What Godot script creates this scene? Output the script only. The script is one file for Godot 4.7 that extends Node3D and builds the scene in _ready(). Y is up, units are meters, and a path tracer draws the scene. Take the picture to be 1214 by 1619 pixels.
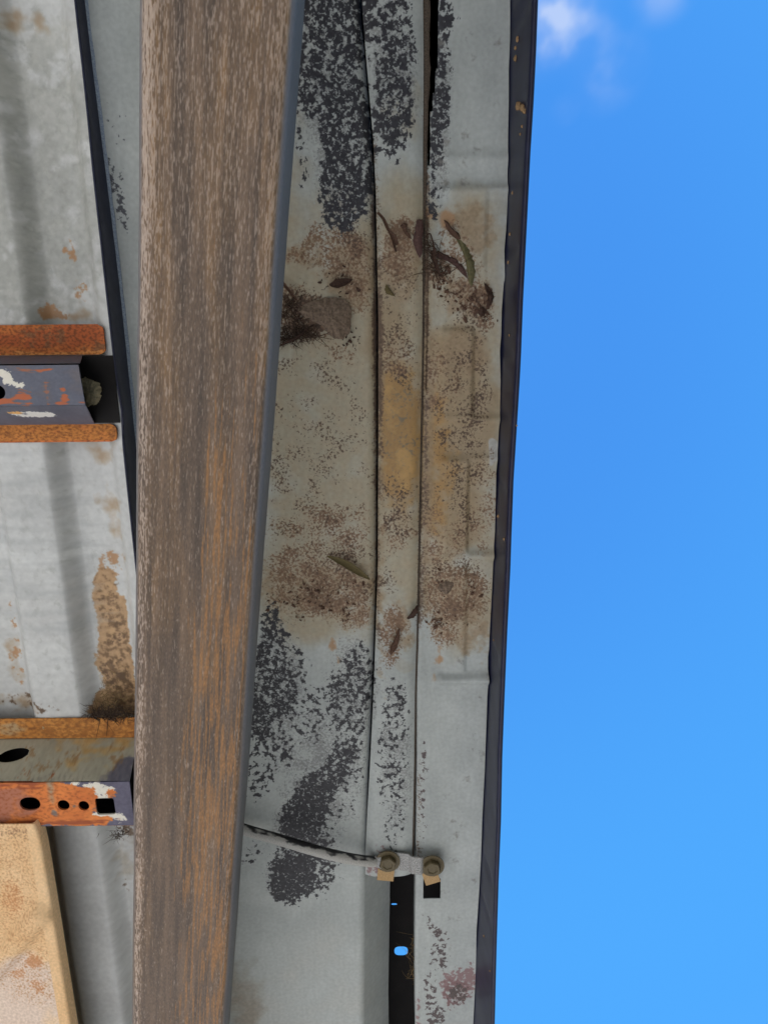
extends Node3D
# Underside of a weathered steel roof edge, seen by someone who stands beneath it and looks almost straight up.

const FOCAL := 1123.0                    # photo pixels
const EYE := Vector3(0.0, 1.55, 0.0)
const EXPOSURE := 1.86

# heights above the camera, in metres
const H_PANEL := 0.750
const H_STRIP := 0.744
const H_RIDGE := 0.700
const H_FLANGE := 0.697
const H_CROWN := 0.643
const H_TAN := 0.636
const H_SKIN := 0.860
const Z_NEAR := 1.30
const Z_FAR := -1.60

var view := Basis()
var used_names := {}
var M := {}
var rng := RandomNumberGenerator.new()


func _ready() -> void:
	rng.seed = 4711
	camera_and_light()
	materials()
	ground()
	roof_skin()
	grey_panel()
	cover_strip()
	edge_panel()
	ribbed_sheet()
	crossbars()
	tan_panel()
	beam()
	earth_strap()
	litter()


# ---------------------------------------------------------------- camera, sky, sun
func camera_and_light() -> void:
	var pitch := deg_to_rad(74.7)
	var f := Vector3(0, sin(pitch), -cos(pitch))
	var up0 := Vector3(0, cos(pitch), sin(pitch))
	var roll := deg_to_rad(-0.57)
	var right := Vector3(1, 0, 0) * cos(roll) + up0 * sin(roll)
	view = Basis(right, right.cross(f), -f)
	var cam := Camera3D.new()
	cam.name = "camera"
	cam.fov = rad_to_deg(2.0 * atan(809.5 / FOCAL))
	cam.near = 0.02
	cam.far = 900.0
	add_child(cam)
	cam.transform = Transform3D(view, EYE)
	cam.current = true

	var env := Environment.new()
	env.background_mode = Environment.BG_SKY
	env.tonemap_mode = Environment.TONE_MAPPER_LINEAR
	env.tonemap_exposure = EXPOSURE
	env.sdfgi_enabled = true
	env.ssao_enabled = true
	env.ssil_enabled = true
	var sky := Sky.new()
	var pan := PanoramaSkyMaterial.new()
	pan.panorama = ImageTexture.create_from_image(sky_image())
	sky.sky_material = pan
	env.sky = sky
	var we := WorldEnvironment.new()
	we.name = "environment"
	we.environment = env
	add_child(we)

	var sun := DirectionalLight3D.new()
	sun.name = "sun"
	sun.light_energy = 1.5
	sun.light_color = Color(1.0, 0.955, 0.89)
	sun.light_angular_distance = 0.53
	sun.shadow_enabled = true
	add_child(sun)
	var to_sun := Vector3(-0.42, 0.78, -0.46).normalized()
	sun.look_at_from_position(to_sun * 10.0, Vector3.ZERO, Vector3.UP)


func sky_image() -> Image:
	var w := 2048
	var h := 1024
	var n := FastNoiseLite.new()
	n.seed = 12
	n.noise_type = FastNoiseLite.TYPE_SIMPLEX_SMOOTH
	n.frequency = 2.2
	n.fractal_octaves = 5
	var big := FastNoiseLite.new()
	big.seed = 77
	big.noise_type = FastNoiseLite.TYPE_SIMPLEX_SMOOTH
	big.frequency = 0.75
	big.fractal_octaves = 2
	var im := Image.create(w, h, false, Image.FORMAT_RGBF)
	var zen := Color(0.064, 0.305, 0.885)
	var mid := Color(0.082, 0.410, 1.00)
	var hor := Color(0.42, 0.74, 1.05)
	var puffs := []
	for p in [[852, -20, 62, 0.34], [862, 40, 40, 0.24], [900, 10, 42, 0.18], [1045, -28, 30, 0.22], [955, 105, 36, 0.13], [892, 172, 14, 0.12]]:
		puffs.append([(view * Vector3((p[0] - 607.0) / FOCAL, (809.5 - p[1]) / FOCAL, -1)).normalized(), p[2] / FOCAL, p[3]])
	for y in h:
		var el := (0.5 - (y + 0.5) / h) * PI
		var base := mid
		if el > 0.0:
			var t := el / (PI * 0.5)
			base = mid.lerp(zen, smoothstep(0.42, 0.85, t)) if t > 0.42 else hor.lerp(mid, smoothstep(0.0, 0.42, t))
		else:
			base = hor.lerp(Color(0.30, 0.27, 0.23), smoothstep(0.0, 0.08, -el))
		base = Color(base.r / EXPOSURE, base.g / EXPOSURE, base.b / EXPOSURE)
		if el < 0.12:
			im.fill_rect(Rect2i(0, y, w, 1), base)
			continue
		for x in w:
			var az := (x + 0.5) / w * TAU
			var d := Vector3(sin(az) * cos(el), sin(el), -cos(az) * cos(el))
			var q := Vector3(d.x / d.y, 0.0, d.z / d.y)
			var c := clampf((big.get_noise_3dv(q + Vector3(3.1, 0, 7.7)) - 0.50) * 2.0, 0.0, 0.6)
			for p in puffs:
				var dd: float = d.distance_to(p[0]) / p[1]
				if dd < 1.8:
					c += p[2] * smoothstep(1.8, 0.2, dd)
			if c > 0.001:
				var nn := n.get_noise_3dv(q * 3.2) * 0.5 + 0.5
				c = clampf(c * (0.15 + smoothstep(0.34, 0.66, nn)) * 1.7, 0.0, 0.9)
				im.set_pixel(x, y, base.lerp(Color(0.80, 0.86, 1.0) / EXPOSURE, c * 0.62))
			else:
				im.set_pixel(x, y, base)
	return im


# ---------------------------------------------------------------- photo geometry
func pix(px: float, py: float, h: float) -> Vector3:
	var r := view * Vector3((px - 607.0) / FOCAL, (809.5 - py) / FOCAL, -1)
	return EYE + r * (h / r.y)


func edge(pts: Array, h: float) -> PackedVector2Array:      # (z, x) from near to far
	var out := PackedVector2Array()
	for p in pts:
		var w := pix(p[0], p[1], h)
		out.append(Vector2(w.z, w.x))
	return out


func xat(e: PackedVector2Array, z: float) -> float:
	var n := e.size()
	if z >= e[0].x:
		return e[0].y
	for i in range(1, n):
		if z >= e[i].x:
			return lerpf(e[i - 1].y, e[i].y, (z - e[i - 1].x) / (e[i].x - e[i - 1].x))
	return e[n - 1].y


# ---------------------------------------------------------------- nodes
func numbered(called: String) -> String:
	var n: int = used_names.get(called, 0)
	used_names[called] = n + 1
	return called if n == 0 else "%s_%03d" % [called, n]


func thing(called: String, label: String, category: String, at: Vector3, group := "") -> Node3D:
	var o := Node3D.new()
	o.name = numbered(called)
	add_child(o)
	o.position = at
	tag(o, label, category, group)
	return o


func tag(o: Node, label: String, category: String, group := "") -> void:
	o.set_meta("label", label)
	o.set_meta("category", category)
	if group != "":
		o.set_meta("group", group)


# commits a SurfaceTool (vertices in world coordinates) as a child of parent
func obj(called: String, st: SurfaceTool, m: Material, parent: Node3D) -> MeshInstance3D:
	st.generate_normals()
	st.index()
	st.generate_tangents()
	var o := MeshInstance3D.new()
	o.name = numbered(called) if parent == self else called
	o.mesh = st.commit()
	o.material_override = m
	parent.add_child(o, true)
	var off := Vector3.ZERO
	var p: Node = parent
	while p != self:
		off += (p as Node3D).position
		p = p.get_parent()
	o.position = -off
	return o


func tri_quad(st: SurfaceTool, a: Vector3, b: Vector3, c: Vector3, d: Vector3, ua: Vector2, ub: Vector2, uc: Vector2, ud: Vector2) -> void:
	for k in [[a, ua], [b, ub], [c, uc], [a, ua], [c, uc], [d, ud]]:
		st.set_uv(k[1])
		st.add_vertex(k[0])


# a sheet given by rows of points; its seen side looks down; back is the same sheet moved by thick
func sheet(st: SurfaceTool, rows: Array, uvs: Array, thick: Vector3, keep = null) -> void:
	var nr := rows.size()
	var nc: int = rows[0].size()
	var open := func(r: int, c: int) -> bool:
		if r < 0 or c < 0 or r >= nr - 1 or c >= nc - 1:
			return true
		if keep == null:
			return false
		var m: Vector3 = (rows[r][c] + rows[r + 1][c + 1]) * 0.5
		return not keep.call(m)
	for r in nr - 1:
		for c in nc - 1:
			if keep != null and open.call(r, c):
				continue
			var a: Vector3 = rows[r][c]
			var b: Vector3 = rows[r][c + 1]
			var cc: Vector3 = rows[r + 1][c + 1]
			var d: Vector3 = rows[r + 1][c]
			var ua: Vector2 = uvs[r][c]
			var ub: Vector2 = uvs[r][c + 1]
			var uc: Vector2 = uvs[r + 1][c + 1]
			var ud: Vector2 = uvs[r + 1][c]
			st.set_smooth_group(0)
			tri_quad(st, a, b, cc, d, ua, ub, uc, ud)
			if thick == Vector3.ZERO:
				continue
			st.set_smooth_group(1)
			tri_quad(st, a + thick, d + thick, cc + thick, b + thick, ua, ud, uc, ub)
			st.set_smooth_group(-1)
			if r == 0 or (keep != null and open.call(r - 1, c)):
				tri_quad(st, a, a + thick, b + thick, b, ua, ua, ub, ub)
			if r == nr - 2 or (keep != null and open.call(r + 1, c)):
				tri_quad(st, cc, cc + thick, d + thick, d, uc, uc, ud, ud)
			if c == 0 or (keep != null and open.call(r, c - 1)):
				tri_quad(st, d, d + thick, a + thick, a, ud, ud, ua, ua)
			if c == nc - 2 or (keep != null and open.call(r, c + 1)):
				tri_quad(st, b, b + thick, cc + thick, cc, ub, ub, uc, uc)


func begin() -> SurfaceTool:
	var st := SurfaceTool.new()
	st.begin(Mesh.PRIMITIVE_TRIANGLES)
	st.set_smooth_group(0)
	return st


func tube(st: SurfaceTool, pts: PackedVector3Array, radii: PackedFloat32Array, sides := 8, flat_y := 1.0) -> void:
	var rows := []
	var uvs := []
	var along := 0.0
	for i in pts.size():
		var t := (pts[mini(i + 1, pts.size() - 1)] - pts[maxi(i - 1, 0)]).normalized()
		var side := t.cross(Vector3.UP)
		if side.length() < 0.05:
			side = t.cross(Vector3.RIGHT)
		side = side.normalized()
		var up := side.cross(t)
		if i > 0:
			along += pts[i].distance_to(pts[i - 1])
		var row := PackedVector3Array()
		var uv := PackedVector2Array()
		for k in sides + 1:
			var a := TAU * k / sides
			row.append(pts[i] + (side * cos(a) + up * sin(a) * flat_y) * radii[mini(i, radii.size() - 1)])
			uv.append(Vector2(float(k) / sides, along * 8.0))
		rows.append(row)
		uvs.append(uv)
	st.set_smooth_group(0)
	sheet(st, rows, uvs, Vector3.ZERO)
	st.set_smooth_group(-1)
	for e in [0, pts.size() - 1]:
		for k in sides:
			var a: Vector3 = rows[e][k]
			var b: Vector3 = rows[e][k + 1]
			for v in ([pts[e], a, b] if e == 0 else [pts[e], b, a]):
				st.set_uv(Vector2(0.5, 0.5))
				st.add_vertex(v)


func box(st: SurfaceTool, c: Vector3, ax: Vector3, ay: Vector3, az: Vector3) -> void:   # half axes
	st.set_smooth_group(-1)
	for f in [[ax, ay, az], [-ax, az, ay], [ay, az, ax], [-ay, ax, az], [az, ax, ay], [-az, ay, ax]]:
		var o: Vector3 = c + f[0]
		tri_quad(st, o - f[1] - f[2], o - f[1] + f[2], o + f[1] + f[2], o + f[1] - f[2], Vector2(0, 0), Vector2(0, 1), Vector2(1, 1), Vector2(1, 0))


# ---------------------------------------------------------------- surface pictures, laid flat on the sheets in metres
func noise_bytes(seed_: int, freq: float, octaves: int, w: int, h: int, sx := 1, sy := 1, warp := 0.0) -> PackedByteArray:
	var n := FastNoiseLite.new()
	n.seed = seed_
	n.noise_type = FastNoiseLite.TYPE_SIMPLEX_SMOOTH
	n.frequency = freq
	n.fractal_octaves = octaves
	n.fractal_gain = 0.55
	if warp > 0.0:
		n.domain_warp_enabled = true
		n.domain_warp_amplitude = warp
		n.domain_warp_frequency = freq * 1.5
	var im := n.get_image(maxi(1, w / sx), maxi(1, h / sy), false, false, true)
	if sx > 1 or sy > 1:
		im.resize(w, h, Image.INTERPOLATE_CUBIC)
	im.convert(Image.FORMAT_L8)
	return im.get_data()


func cells(seed_: int, freq: float, w: int, h: int) -> PackedByteArray:
	var n := FastNoiseLite.new()
	n.seed = seed_
	n.noise_type = FastNoiseLite.TYPE_CELLULAR
	n.cellular_return_type = FastNoiseLite.RETURN_DISTANCE
	n.cellular_jitter = 1.0
	n.frequency = freq
	n.fractal_octaves = 2
	n.domain_warp_enabled = true
	n.domain_warp_amplitude = 8.0
	n.domain_warp_frequency = 0.1
	var im := n.get_image(w, h, true, false, true)
	im.convert(Image.FORMAT_L8)
	return im.get_data()


func ridged(seed_: int, freq: float, w: int, h: int) -> PackedByteArray:      # thin branching lines are low values
	var n := FastNoiseLite.new()
	n.seed = seed_
	n.noise_type = FastNoiseLite.TYPE_SIMPLEX_SMOOTH
	n.fractal_type = FastNoiseLite.FRACTAL_RIDGED
	n.fractal_octaves = 3
	n.frequency = freq
	var im := n.get_image(w, h, true, false, true)
	im.convert(Image.FORMAT_L8)
	return im.get_data()


func stretched(a: PackedByteArray, k: float) -> PackedByteArray:
	var lut := PackedByteArray()
	lut.resize(256)
	for i in 256:
		lut[i] = clampi(int(128.0 + (i - 128) * k), 1, 255)
	var out := PackedByteArray()
	out.resize(a.size())
	for i in a.size():
		out[i] = lut[a[i]]
	return out


func mixed(a: PackedByteArray, b: PackedByteArray, share: float) -> PackedByteArray:
	var out := PackedByteArray()
	out.resize(a.size())
	var s := int(share * 256.0)
	for i in a.size():
		out[i] = (a[i] * (256 - s) + b[i] * s) >> 8
	return out


class Picture:
	var w: int
	var h: int
	var x0: float
	var z0: float
	var wide: float
	var deep: float
	var level: float
	var rgb: PackedFloat32Array
	var host

	func _init(host_, w_: int, h_: int, x0_: float, z0_: float, wide_: float, deep_: float, level_: float) -> void:
		host = host_
		w = w_
		h = h_
		x0 = x0_
		z0 = z0_
		wide = wide_
		deep = deep_
		level = level_
		rgb.resize(w * h * 3)

	func uv(p: Vector3) -> Vector2:
		return Vector2((p.x - x0) / wide, (z0 - p.z) / deep)

	func base(c1: Color, c2: Color, n: PackedByteArray) -> void:
		var r1 := c1.r
		var g1 := c1.g
		var b1 := c1.b
		var dr := (c2.r - c1.r) / 255.0
		var dg := (c2.g - c1.g) / 255.0
		var db := (c2.b - c1.b) / 255.0
		for i in w * h:
			var t := n[i]
			rgb[i * 3] = r1 + dr * t
			rgb[i * 3 + 1] = g1 + dg * t
			rgb[i * 3 + 2] = b1 + db * t

	# blobs: [px, py, rx, ry, turn, strength] measured on the photograph and put down on the sheet; noise decides where the matter sits
	func layer(blobs: Array, n: PackedByteArray, soft: float, c1: Color, c2: Color, tint: PackedByteArray, opacity := 1.0, spread := 1.35) -> void:
		var step := 8
		var lw := w / step
		var lh := h / step
		var dens := PackedByteArray()
		dens.resize(lw * lh)
		var acc := PackedFloat32Array()
		acc.resize(lw * lh)
		for b in blobs:
			var c: Vector3 = host.pix(b[0], b[1], level)
			var cx: Vector3 = host.pix(b[0] + 4.0, b[1], level)
			var cy: Vector3 = host.pix(b[0], b[1] + 4.0, level)
			var tx := (c.x - x0) / wide * lw
			var ty := (z0 - c.z) / deep * lh
			var rx: float = absf(cx.x - c.x) / 4.0 * b[2] / wide * lw
			var ry: float = absf(cy.z - c.z) / 4.0 * b[3] / deep * lh
			var aspect := (deep / lh) / (wide / lw)
			var ca := cos(deg_to_rad(b[4]))
			var sa := sin(deg_to_rad(b[4]))
			var reach := maxf(rx, ry) * spread * 1.05 + 1.0
			for yy in range(maxi(0, int(ty - reach)), mini(lh, int(ty + reach) + 2)):
				for xx in range(maxi(0, int(tx - reach)), mini(lw, int(tx + reach) + 2)):
					var ddx := xx + 0.5 - tx
					var ddy := (yy + 0.5 - ty) * aspect
					var ex := (ddx * ca + ddy * sa) / maxf(rx, 0.3)
					var ey := (-ddx * sa + ddy * ca) / maxf(ry * aspect, 0.3)
					var q := sqrt(ex * ex + ey * ey)
					if q < spread:
						var k := yy * lw + xx
						var v: float = b[5] * (1.0 - smoothstep(2.0 - spread, spread, q))
						acc[k] = maxf(acc[k], v) if v > 0.0 else acc[k] + v
		for k in lw * lh:
			dens[k] = clampi(int(acc[k] * 255.0), 0, 255)
		var im := Image.create_from_data(lw, lh, false, Image.FORMAT_L8, dens)
		im.resize(w, h, Image.INTERPOLATE_BILINEAR)
		var full := im.get_data()
		var dr := (c2.r - c1.r) / 255.0
		var dg := (c2.g - c1.g) / 255.0
		var db := (c2.b - c1.b) / 255.0
		for by in lh:
			for bx in lw:
				var any := false
				for oy in range(maxi(0, by - 1), mini(lh, by + 2)):
					for ox in range(maxi(0, bx - 1), mini(lw, bx + 2)):
						if dens[oy * lw + ox] > 0:
							any = true
				if not any:
					continue
				for y in range(by * step, by * step + step):
					var row := y * w
					for i in range(row + bx * step, row + bx * step + step):
						var d := full[i]
						if d < 3:
							continue
						var a := (d - n[i]) / soft + 0.5
						if a <= 0.0:
							continue
						if a > 1.0:
							a = 1.0
						a *= opacity
						var t := tint[i]
						var k := i * 3
						rgb[k] += (c1.r + dr * t - rgb[k]) * a
						rgb[k + 1] += (c1.g + dg * t - rgb[k + 1]) * a
						rgb[k + 2] += (c1.b + db * t - rgb[k + 2]) * a

	func grain(n: PackedByteArray, amount: float) -> void:
		for i in w * h:
			var f := 1.0 + (n[i] - 128) / 128.0 * amount
			rgb[i * 3] *= f
			rgb[i * 3 + 1] *= f
			rgb[i * 3 + 2] *= f

	func texture(gain := 1.0) -> ImageTexture:
		var lut := PackedByteArray()
		lut.resize(1025)
		for k in 1025:
			var c := Color(k / 1024.0, 0, 0).srgb_to_linear()
			lut[k] = clampi(int(Color(minf(c.r * gain, 0.95), 0, 0).linear_to_srgb().r * 255.0 + 0.5), 0, 255)
		var out := PackedByteArray()
		out.resize(w * h * 3)
		for i in w * h * 3:
			out[i] = lut[clampi(int(rgb[i] * 1024.0), 0, 1024)]
		var im := Image.create_from_data(w, h, false, Image.FORMAT_RGB8, out)
		im.generate_mipmaps()
		return ImageTexture.create_from_image(im)


func c8(r: int, g: int, b: int) -> Color:
	return Color(r / 255.0, g / 255.0, b / 255.0)


func paint(tex: Texture2D, rough: float, relief := 0.0, metal := 0.0) -> StandardMaterial3D:
	var m := StandardMaterial3D.new()
	m.albedo_texture = tex
	m.roughness = rough
	m.metallic = metal
	m.metallic_specular = 0.4
	m.cull_mode = BaseMaterial3D.CULL_DISABLED
	if relief > 0.0:
		m.heightmap_enabled = true
		m.heightmap_texture = tex
		m.heightmap_scale = relief
	return m


# small tiling mottle for things without a laid-out picture
func mottle(c1: Color, c2: Color, seed_: int, freq: float, scale: float, rough: float, relief := 0.0) -> StandardMaterial3D:
	var nt := FastNoiseLite.new()
	nt.seed = seed_
	nt.frequency = freq
	nt.fractal_octaves = 5
	nt.fractal_gain = 0.6
	var im := nt.get_seamless_image(256, 256)
	im.convert(Image.FORMAT_L8)
	var src := im.get_data()
	var out := PackedByteArray()
	out.resize(256 * 256 * 3)
	for i in 65536:
		var c := c1.lerp(c2, src[i] / 255.0)
		out[i * 3] = int(c.r * 255.0)
		out[i * 3 + 1] = int(c.g * 255.0)
		out[i * 3 + 2] = int(c.b * 255.0)
	var tex := ImageTexture.create_from_image(Image.create_from_data(256, 256, false, Image.FORMAT_RGB8, out))
	var m := paint(tex, rough, relief)
	m.uv1_triplanar = true
	m.uv1_world_triplanar = true
	m.uv1_scale = Vector3.ONE / scale
	return m


var main_pic: Picture
var sheet_pic: Picture
var bar_pics := []
var tan_pic: Picture
var beam_tex: ImageTexture
const GAIN := 1.25


func materials() -> void:
	main_picture()
	sheet_picture()
	bar_pictures()
	tan_picture()
	beam_picture()
	M.navy = mottle(c8(22, 24, 43), c8(37, 41, 68), 5, 0.02, 0.12, 0.38)
	M.navy_worn = mottle(c8(34, 36, 52), c8(52, 55, 76), 6, 0.03, 0.10, 0.42)
	M.scuff = mottle(c8(96, 108, 128), c8(174, 188, 198), 8, 0.05, 0.03, 0.5)
	M.inside = mottle(c8(18, 16, 16), c8(34, 31, 29), 9, 0.02, 0.3, 0.8)  # near-black; in the crossbars it stands in for shade
	M.seal = mottle(c8(40, 34, 30), c8(118, 104, 88), 10, 0.06, 0.03, 0.8, 0.05)
	M.ground = mottle(c8(82, 78, 64), c8(104, 98, 82), 11, 0.03, 3.0, 0.95)
	M.pale_bounce = mottle(c8(196, 192, 186), c8(214, 211, 206), 26, 0.03, 2.0, 0.9)
	M.zinc_bolt = mottle(c8(66, 58, 42), c8(118, 106, 76), 12, 0.05, 0.02, 0.5, 0.02)
	M.tab = mottle(c8(150, 118, 78), c8(208, 178, 132), 13, 0.04, 0.02, 0.75)
	M.lug = mottle(c8(96, 96, 96), c8(196, 196, 192), 14, 0.05, 0.03, 0.42, 0.02)
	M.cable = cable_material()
	M.leaf_mauve = mottle(c8(78, 67, 57), c8(148, 129, 111), 16, 0.02, 0.02, 0.9, 0.05)
	M.leaf_brown = mottle(c8(60, 44, 36), c8(108, 82, 66), 17, 0.04, 0.03, 0.85, 0.03)
	M.leaf_maroon = mottle(c8(60, 43, 40), c8(98, 74, 68), 27, 0.04, 0.03, 0.85, 0.03)
	M.leaf_dark = mottle(c8(44, 32, 27), c8(84, 62, 50), 18, 0.04, 0.03, 0.85, 0.03)
	M.leaf_green = mottle(c8(78, 75, 50), c8(114, 108, 76), 19, 0.05, 0.04, 0.8, 0.03)
	M.leaf_olive = mottle(c8(76, 68, 44), c8(114, 102, 68), 20, 0.05, 0.03, 0.85, 0.03)
	M.leaf_grey = mottle(c8(116, 108, 84), c8(160, 150, 120), 21, 0.05, 0.03, 0.85, 0.03)
	M.straw = mottle(c8(92, 74, 48), c8(152, 128, 88), 22, 0.05, 0.03, 0.9)
	M.fibre = mottle(c8(44, 34, 28), c8(92, 74, 58), 23, 0.05, 0.03, 0.9)
	M.mud = mottle(c8(124, 98, 70), c8(176, 148, 112), 24, 0.05, 0.02, 0.95, 0.03)


func cable_material() -> StandardMaterial3D:
	# grey wire; ragged black coat along one side, with its shade painted in
	var w := 64
	var h := 256
	var n := noise_bytes(81, 0.05, 4, w, h, 1, 3)
	var f := noise_bytes(82, 0.3, 2, w, h)
	var im := Image.create(w, h, false, Image.FORMAT_RGB8)
	for y in h:
		for x in w:
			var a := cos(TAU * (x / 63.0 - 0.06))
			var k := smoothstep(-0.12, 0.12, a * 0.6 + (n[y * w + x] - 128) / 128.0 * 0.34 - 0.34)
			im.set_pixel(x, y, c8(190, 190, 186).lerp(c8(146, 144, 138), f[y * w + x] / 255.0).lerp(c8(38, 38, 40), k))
	return paint(ImageTexture.create_from_image(im), 0.5)


func main_picture() -> void:
	var w := 680
	var h := 2048
	var p := Picture.new(self, w, h, -0.34, 0.42, 0.50, 1.52, H_PANEL)
	var coarse := noise_bytes(1, 0.008, 4, w, h)
	var fine := noise_bytes(2, 0.12, 3, w, h)
	var chip := mixed(mixed(noise_bytes(3, 0.075, 5, w, h, 1, 1, 10.0), cells(4, 0.15, w, h), 0.36), noise_bytes(9, 0.018, 3, w, h), 0.22)
	var speck := mixed(noise_bytes(5, 0.20, 4, w, h, 1, 1, 6.0), noise_bytes(6, 0.022, 3, w, h), 0.37)
	chip = stretched(chip, 2.0)
	speck = stretched(speck, 1.6)
	var cloud := noise_bytes(8, 0.035, 5, w, h, 1, 1, 10.0)
	var streak := noise_bytes(7, 0.10, 3, w, h, 1, 7)
	var ridge_lines := mixed(ridged(90, 0.06, w, h), speck, 0.5)
	var fleck := stretched(cells(91, 0.24, w, h), 1.2)
	p.base(c8(140, 145, 143), c8(160, 165, 162), coarse)
	# warm dust film over the middle
	p.layer([[520, 640, 140, 330, 0, 0.9], [640, 640, 60, 360, 0, 0.9], [735, 640, 70, 300, 0, 0.9], [510, 900, 120, 130, 0, 0.85], [735, 900, 70, 140, 0, 0.75]], coarse, 170.0, c8(144, 138, 118), c8(148, 134, 110), cloud, 0.85)
	p.layer([[705, 760, 60, 150, 0, 0.9], [640, 700, 34, 130, 0, 0.9], [615, 560, 34, 90, 0, 0.6], [710, 590, 60, 80, 0, 0.85], [760, 640, 30, 90, 0, 0.6]], coarse, 150.0, c8(132, 117, 94), c8(140, 120, 90), coarse, 0.8)
	# ochre stain on the strip and beside it
	p.layer([[632, 690, 34, 110, 0, 0.95], [690, 690, 22, 70, 0, 0.6], [700, 740, 26, 60, 0, 0.55], [688, 800, 22, 50, 0, 0.55]], cloud, 120.0, c8(154, 120, 72), c8(134, 106, 68), coarse, 0.85)
	p.layer([[632, 690, 30, 110, 0, 0.34]], ridge_lines, 30.0, c8(88, 86, 80), c8(112, 104, 88), coarse, 0.8)
	p.layer([[640, 740, 20, 50, 0, 0.55], [620, 640, 16, 40, 0, 0.45]], cloud, 90.0, c8(176, 144, 92), c8(166, 134, 86), fine, 0.6)
	# soft brown washes
	p.layer([[560, 430, 46, 60, 0, 0.75], [500, 400, 60, 30, 0, 0.5], [560, 940, 50, 60, 0, 0.6], [480, 930, 70, 40, 0, 0.55], [630, 420, 36, 60, 0, 0.65], [745, 360, 45, 40, 20, 0.7], [740, 470, 40, 40, 0, 0.6], [730, 560, 40, 40, 0, 0.7], [625, 990, 30, 40, 0, 0.5], [720, 960, 46, 60, 0, 0.6], [745, 1000, 30, 45, 0, 0.55], [600, 800, 10, 300, 0, 0.5], [674, 700, 10, 300, 0, 0.7]], cloud, 95.0, c8(124, 106, 82), c8(142, 124, 100), fine, 0.75)
	p.layer([[691, 1050, 4, 30, 4, 0.8], [530, 1030, 3.5, 24, -12, 0.8], [680, 335, 8, 14, 20, 0.7], [706, 345, 12, 16, 10, 0.9]], cloud, 100.0, c8(150, 116, 82), c8(136, 104, 76), fine, 0.8)
	# caked dirt flakes
	p.layer([[540, 395, 55, 40, 20, 0.58], [500, 400, 50, 22, 0, 0.5], [565, 440, 26, 60, 0, 0.55], [465, 470, 30, 25, 0, 0.6], [480, 500, 50, 36, 0, 0.75], [540, 560, 30, 16, 30, 0.42], [630, 395, 30, 46, 0, 0.56], [640, 360, 20, 20, 0, 0.5], [700, 420, 26, 40, 20, 0.55], [748, 465, 34, 30, 20, 0.64], [765, 500, 18, 26, 0, 0.55], [720, 385, 40, 30, 40, 0.45], [625, 570, 32, 30, 30, 0.50], [690, 590, 22, 60, 0, 0.44], [520, 850, 80, 60, 0, 0.44], [510, 935, 76, 44, 0, 0.60], [470, 900, 50, 40, 0, 0.56], [560, 960, 34, 46, 0, 0.50], [620, 1000, 22, 50, 0, 0.55], [712, 940, 44, 50, 0, 0.60], [745, 925, 26, 22, 0, 0.66], [700, 1000, 30, 26, 0, 0.5], [760, 800, 22, 90, 0, 0.40], [700, 620, 40, 30, 0, 0.44], [705, 850, 40, 60, 0, 0.40], [630, 830, 30, 40, 0, 0.44]], speck, 30.0, c8(86, 65, 50), c8(128, 102, 80), fine, 0.9)
	p.layer([[500, 700, 90, 170, 0, 0.24], [480, 800, 70, 120, 0, 0.27], [630, 560, 34, 60, 0, 0.34], [730, 680, 50, 190, 0, 0.34], [475, 500, 44, 50, 0, 0.52], [630, 800, 30, 60, 0, 0.38], [540, 910, 90, 60, 0, 0.34], [720, 930, 50, 60, 0, 0.36], [630, 460, 34, 70, 0, 0.30], [740, 480, 40, 60, 0, 0.33], [560, 400, 36, 70, 0, 0.36]], speck, 20.0, c8(58, 46, 38), c8(92, 74, 60), fine, 0.92)
	p.layer([[520, 410, 70, 30, 15, 0.36], [560, 450, 30, 60, 0, 0.40], [500, 940, 90, 50, 0, 0.40], [630, 400, 34, 60, 0, 0.36], [630, 1000, 26, 40, 0, 0.32], [725, 440, 60, 50, 30, 0.36], [720, 950, 56, 60, 0, 0.40], [630, 560, 34, 40, 0, 0.29], [700, 600, 36, 50, 0, 0.30], [490, 520, 60, 40, 0, 0.30], [480, 830, 70, 60, 0, 0.26]], ridge_lines, 32.0, c8(92, 72, 54), c8(118, 94, 72), fine, 0.75)
	# grime along the seams
	p.layer([[597, 560, 7, 240, 0, 0.75], [597, 880, 6, 160, 0, 0.62], [592, 300, 7, 100, 0, 0.7], [673, 420, 7, 120, 0, 0.8], [672, 640, 6, 200, 0, 0.62], [666, 900, 6, 120, 0, 0.66], [676, 250, 5, 100, 0, 0.6], [661, 1300, 4, 90, 0, 0.45]], speck, 60.0, c8(72, 58, 48), c8(98, 80, 66), fine, 0.85)
	p.layer([[530, 40, 64, 90, 0, 0.5], [520, 150, 60, 100, 0, 0.5], [545, 270, 50, 90, 0, 0.55], [622, 120, 36, 120, 0, 0.5], [694, 180, 20, 170, 0, 0.5], [432, 1090, 50, 100, 0, 0.5], [560, 1090, 40, 90, 0, 0.5], [500, 1270, 60, 150, 20, 0.5], [480, 1180, 60, 60, 0, 0.4], [625, 1200, 26, 130, 0, 0.45], [545, 1240, 30, 90, 12, 0.4]], speck, 80.0, c8(84, 85, 86), c8(104, 104, 102), coarse, 0.6)
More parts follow.
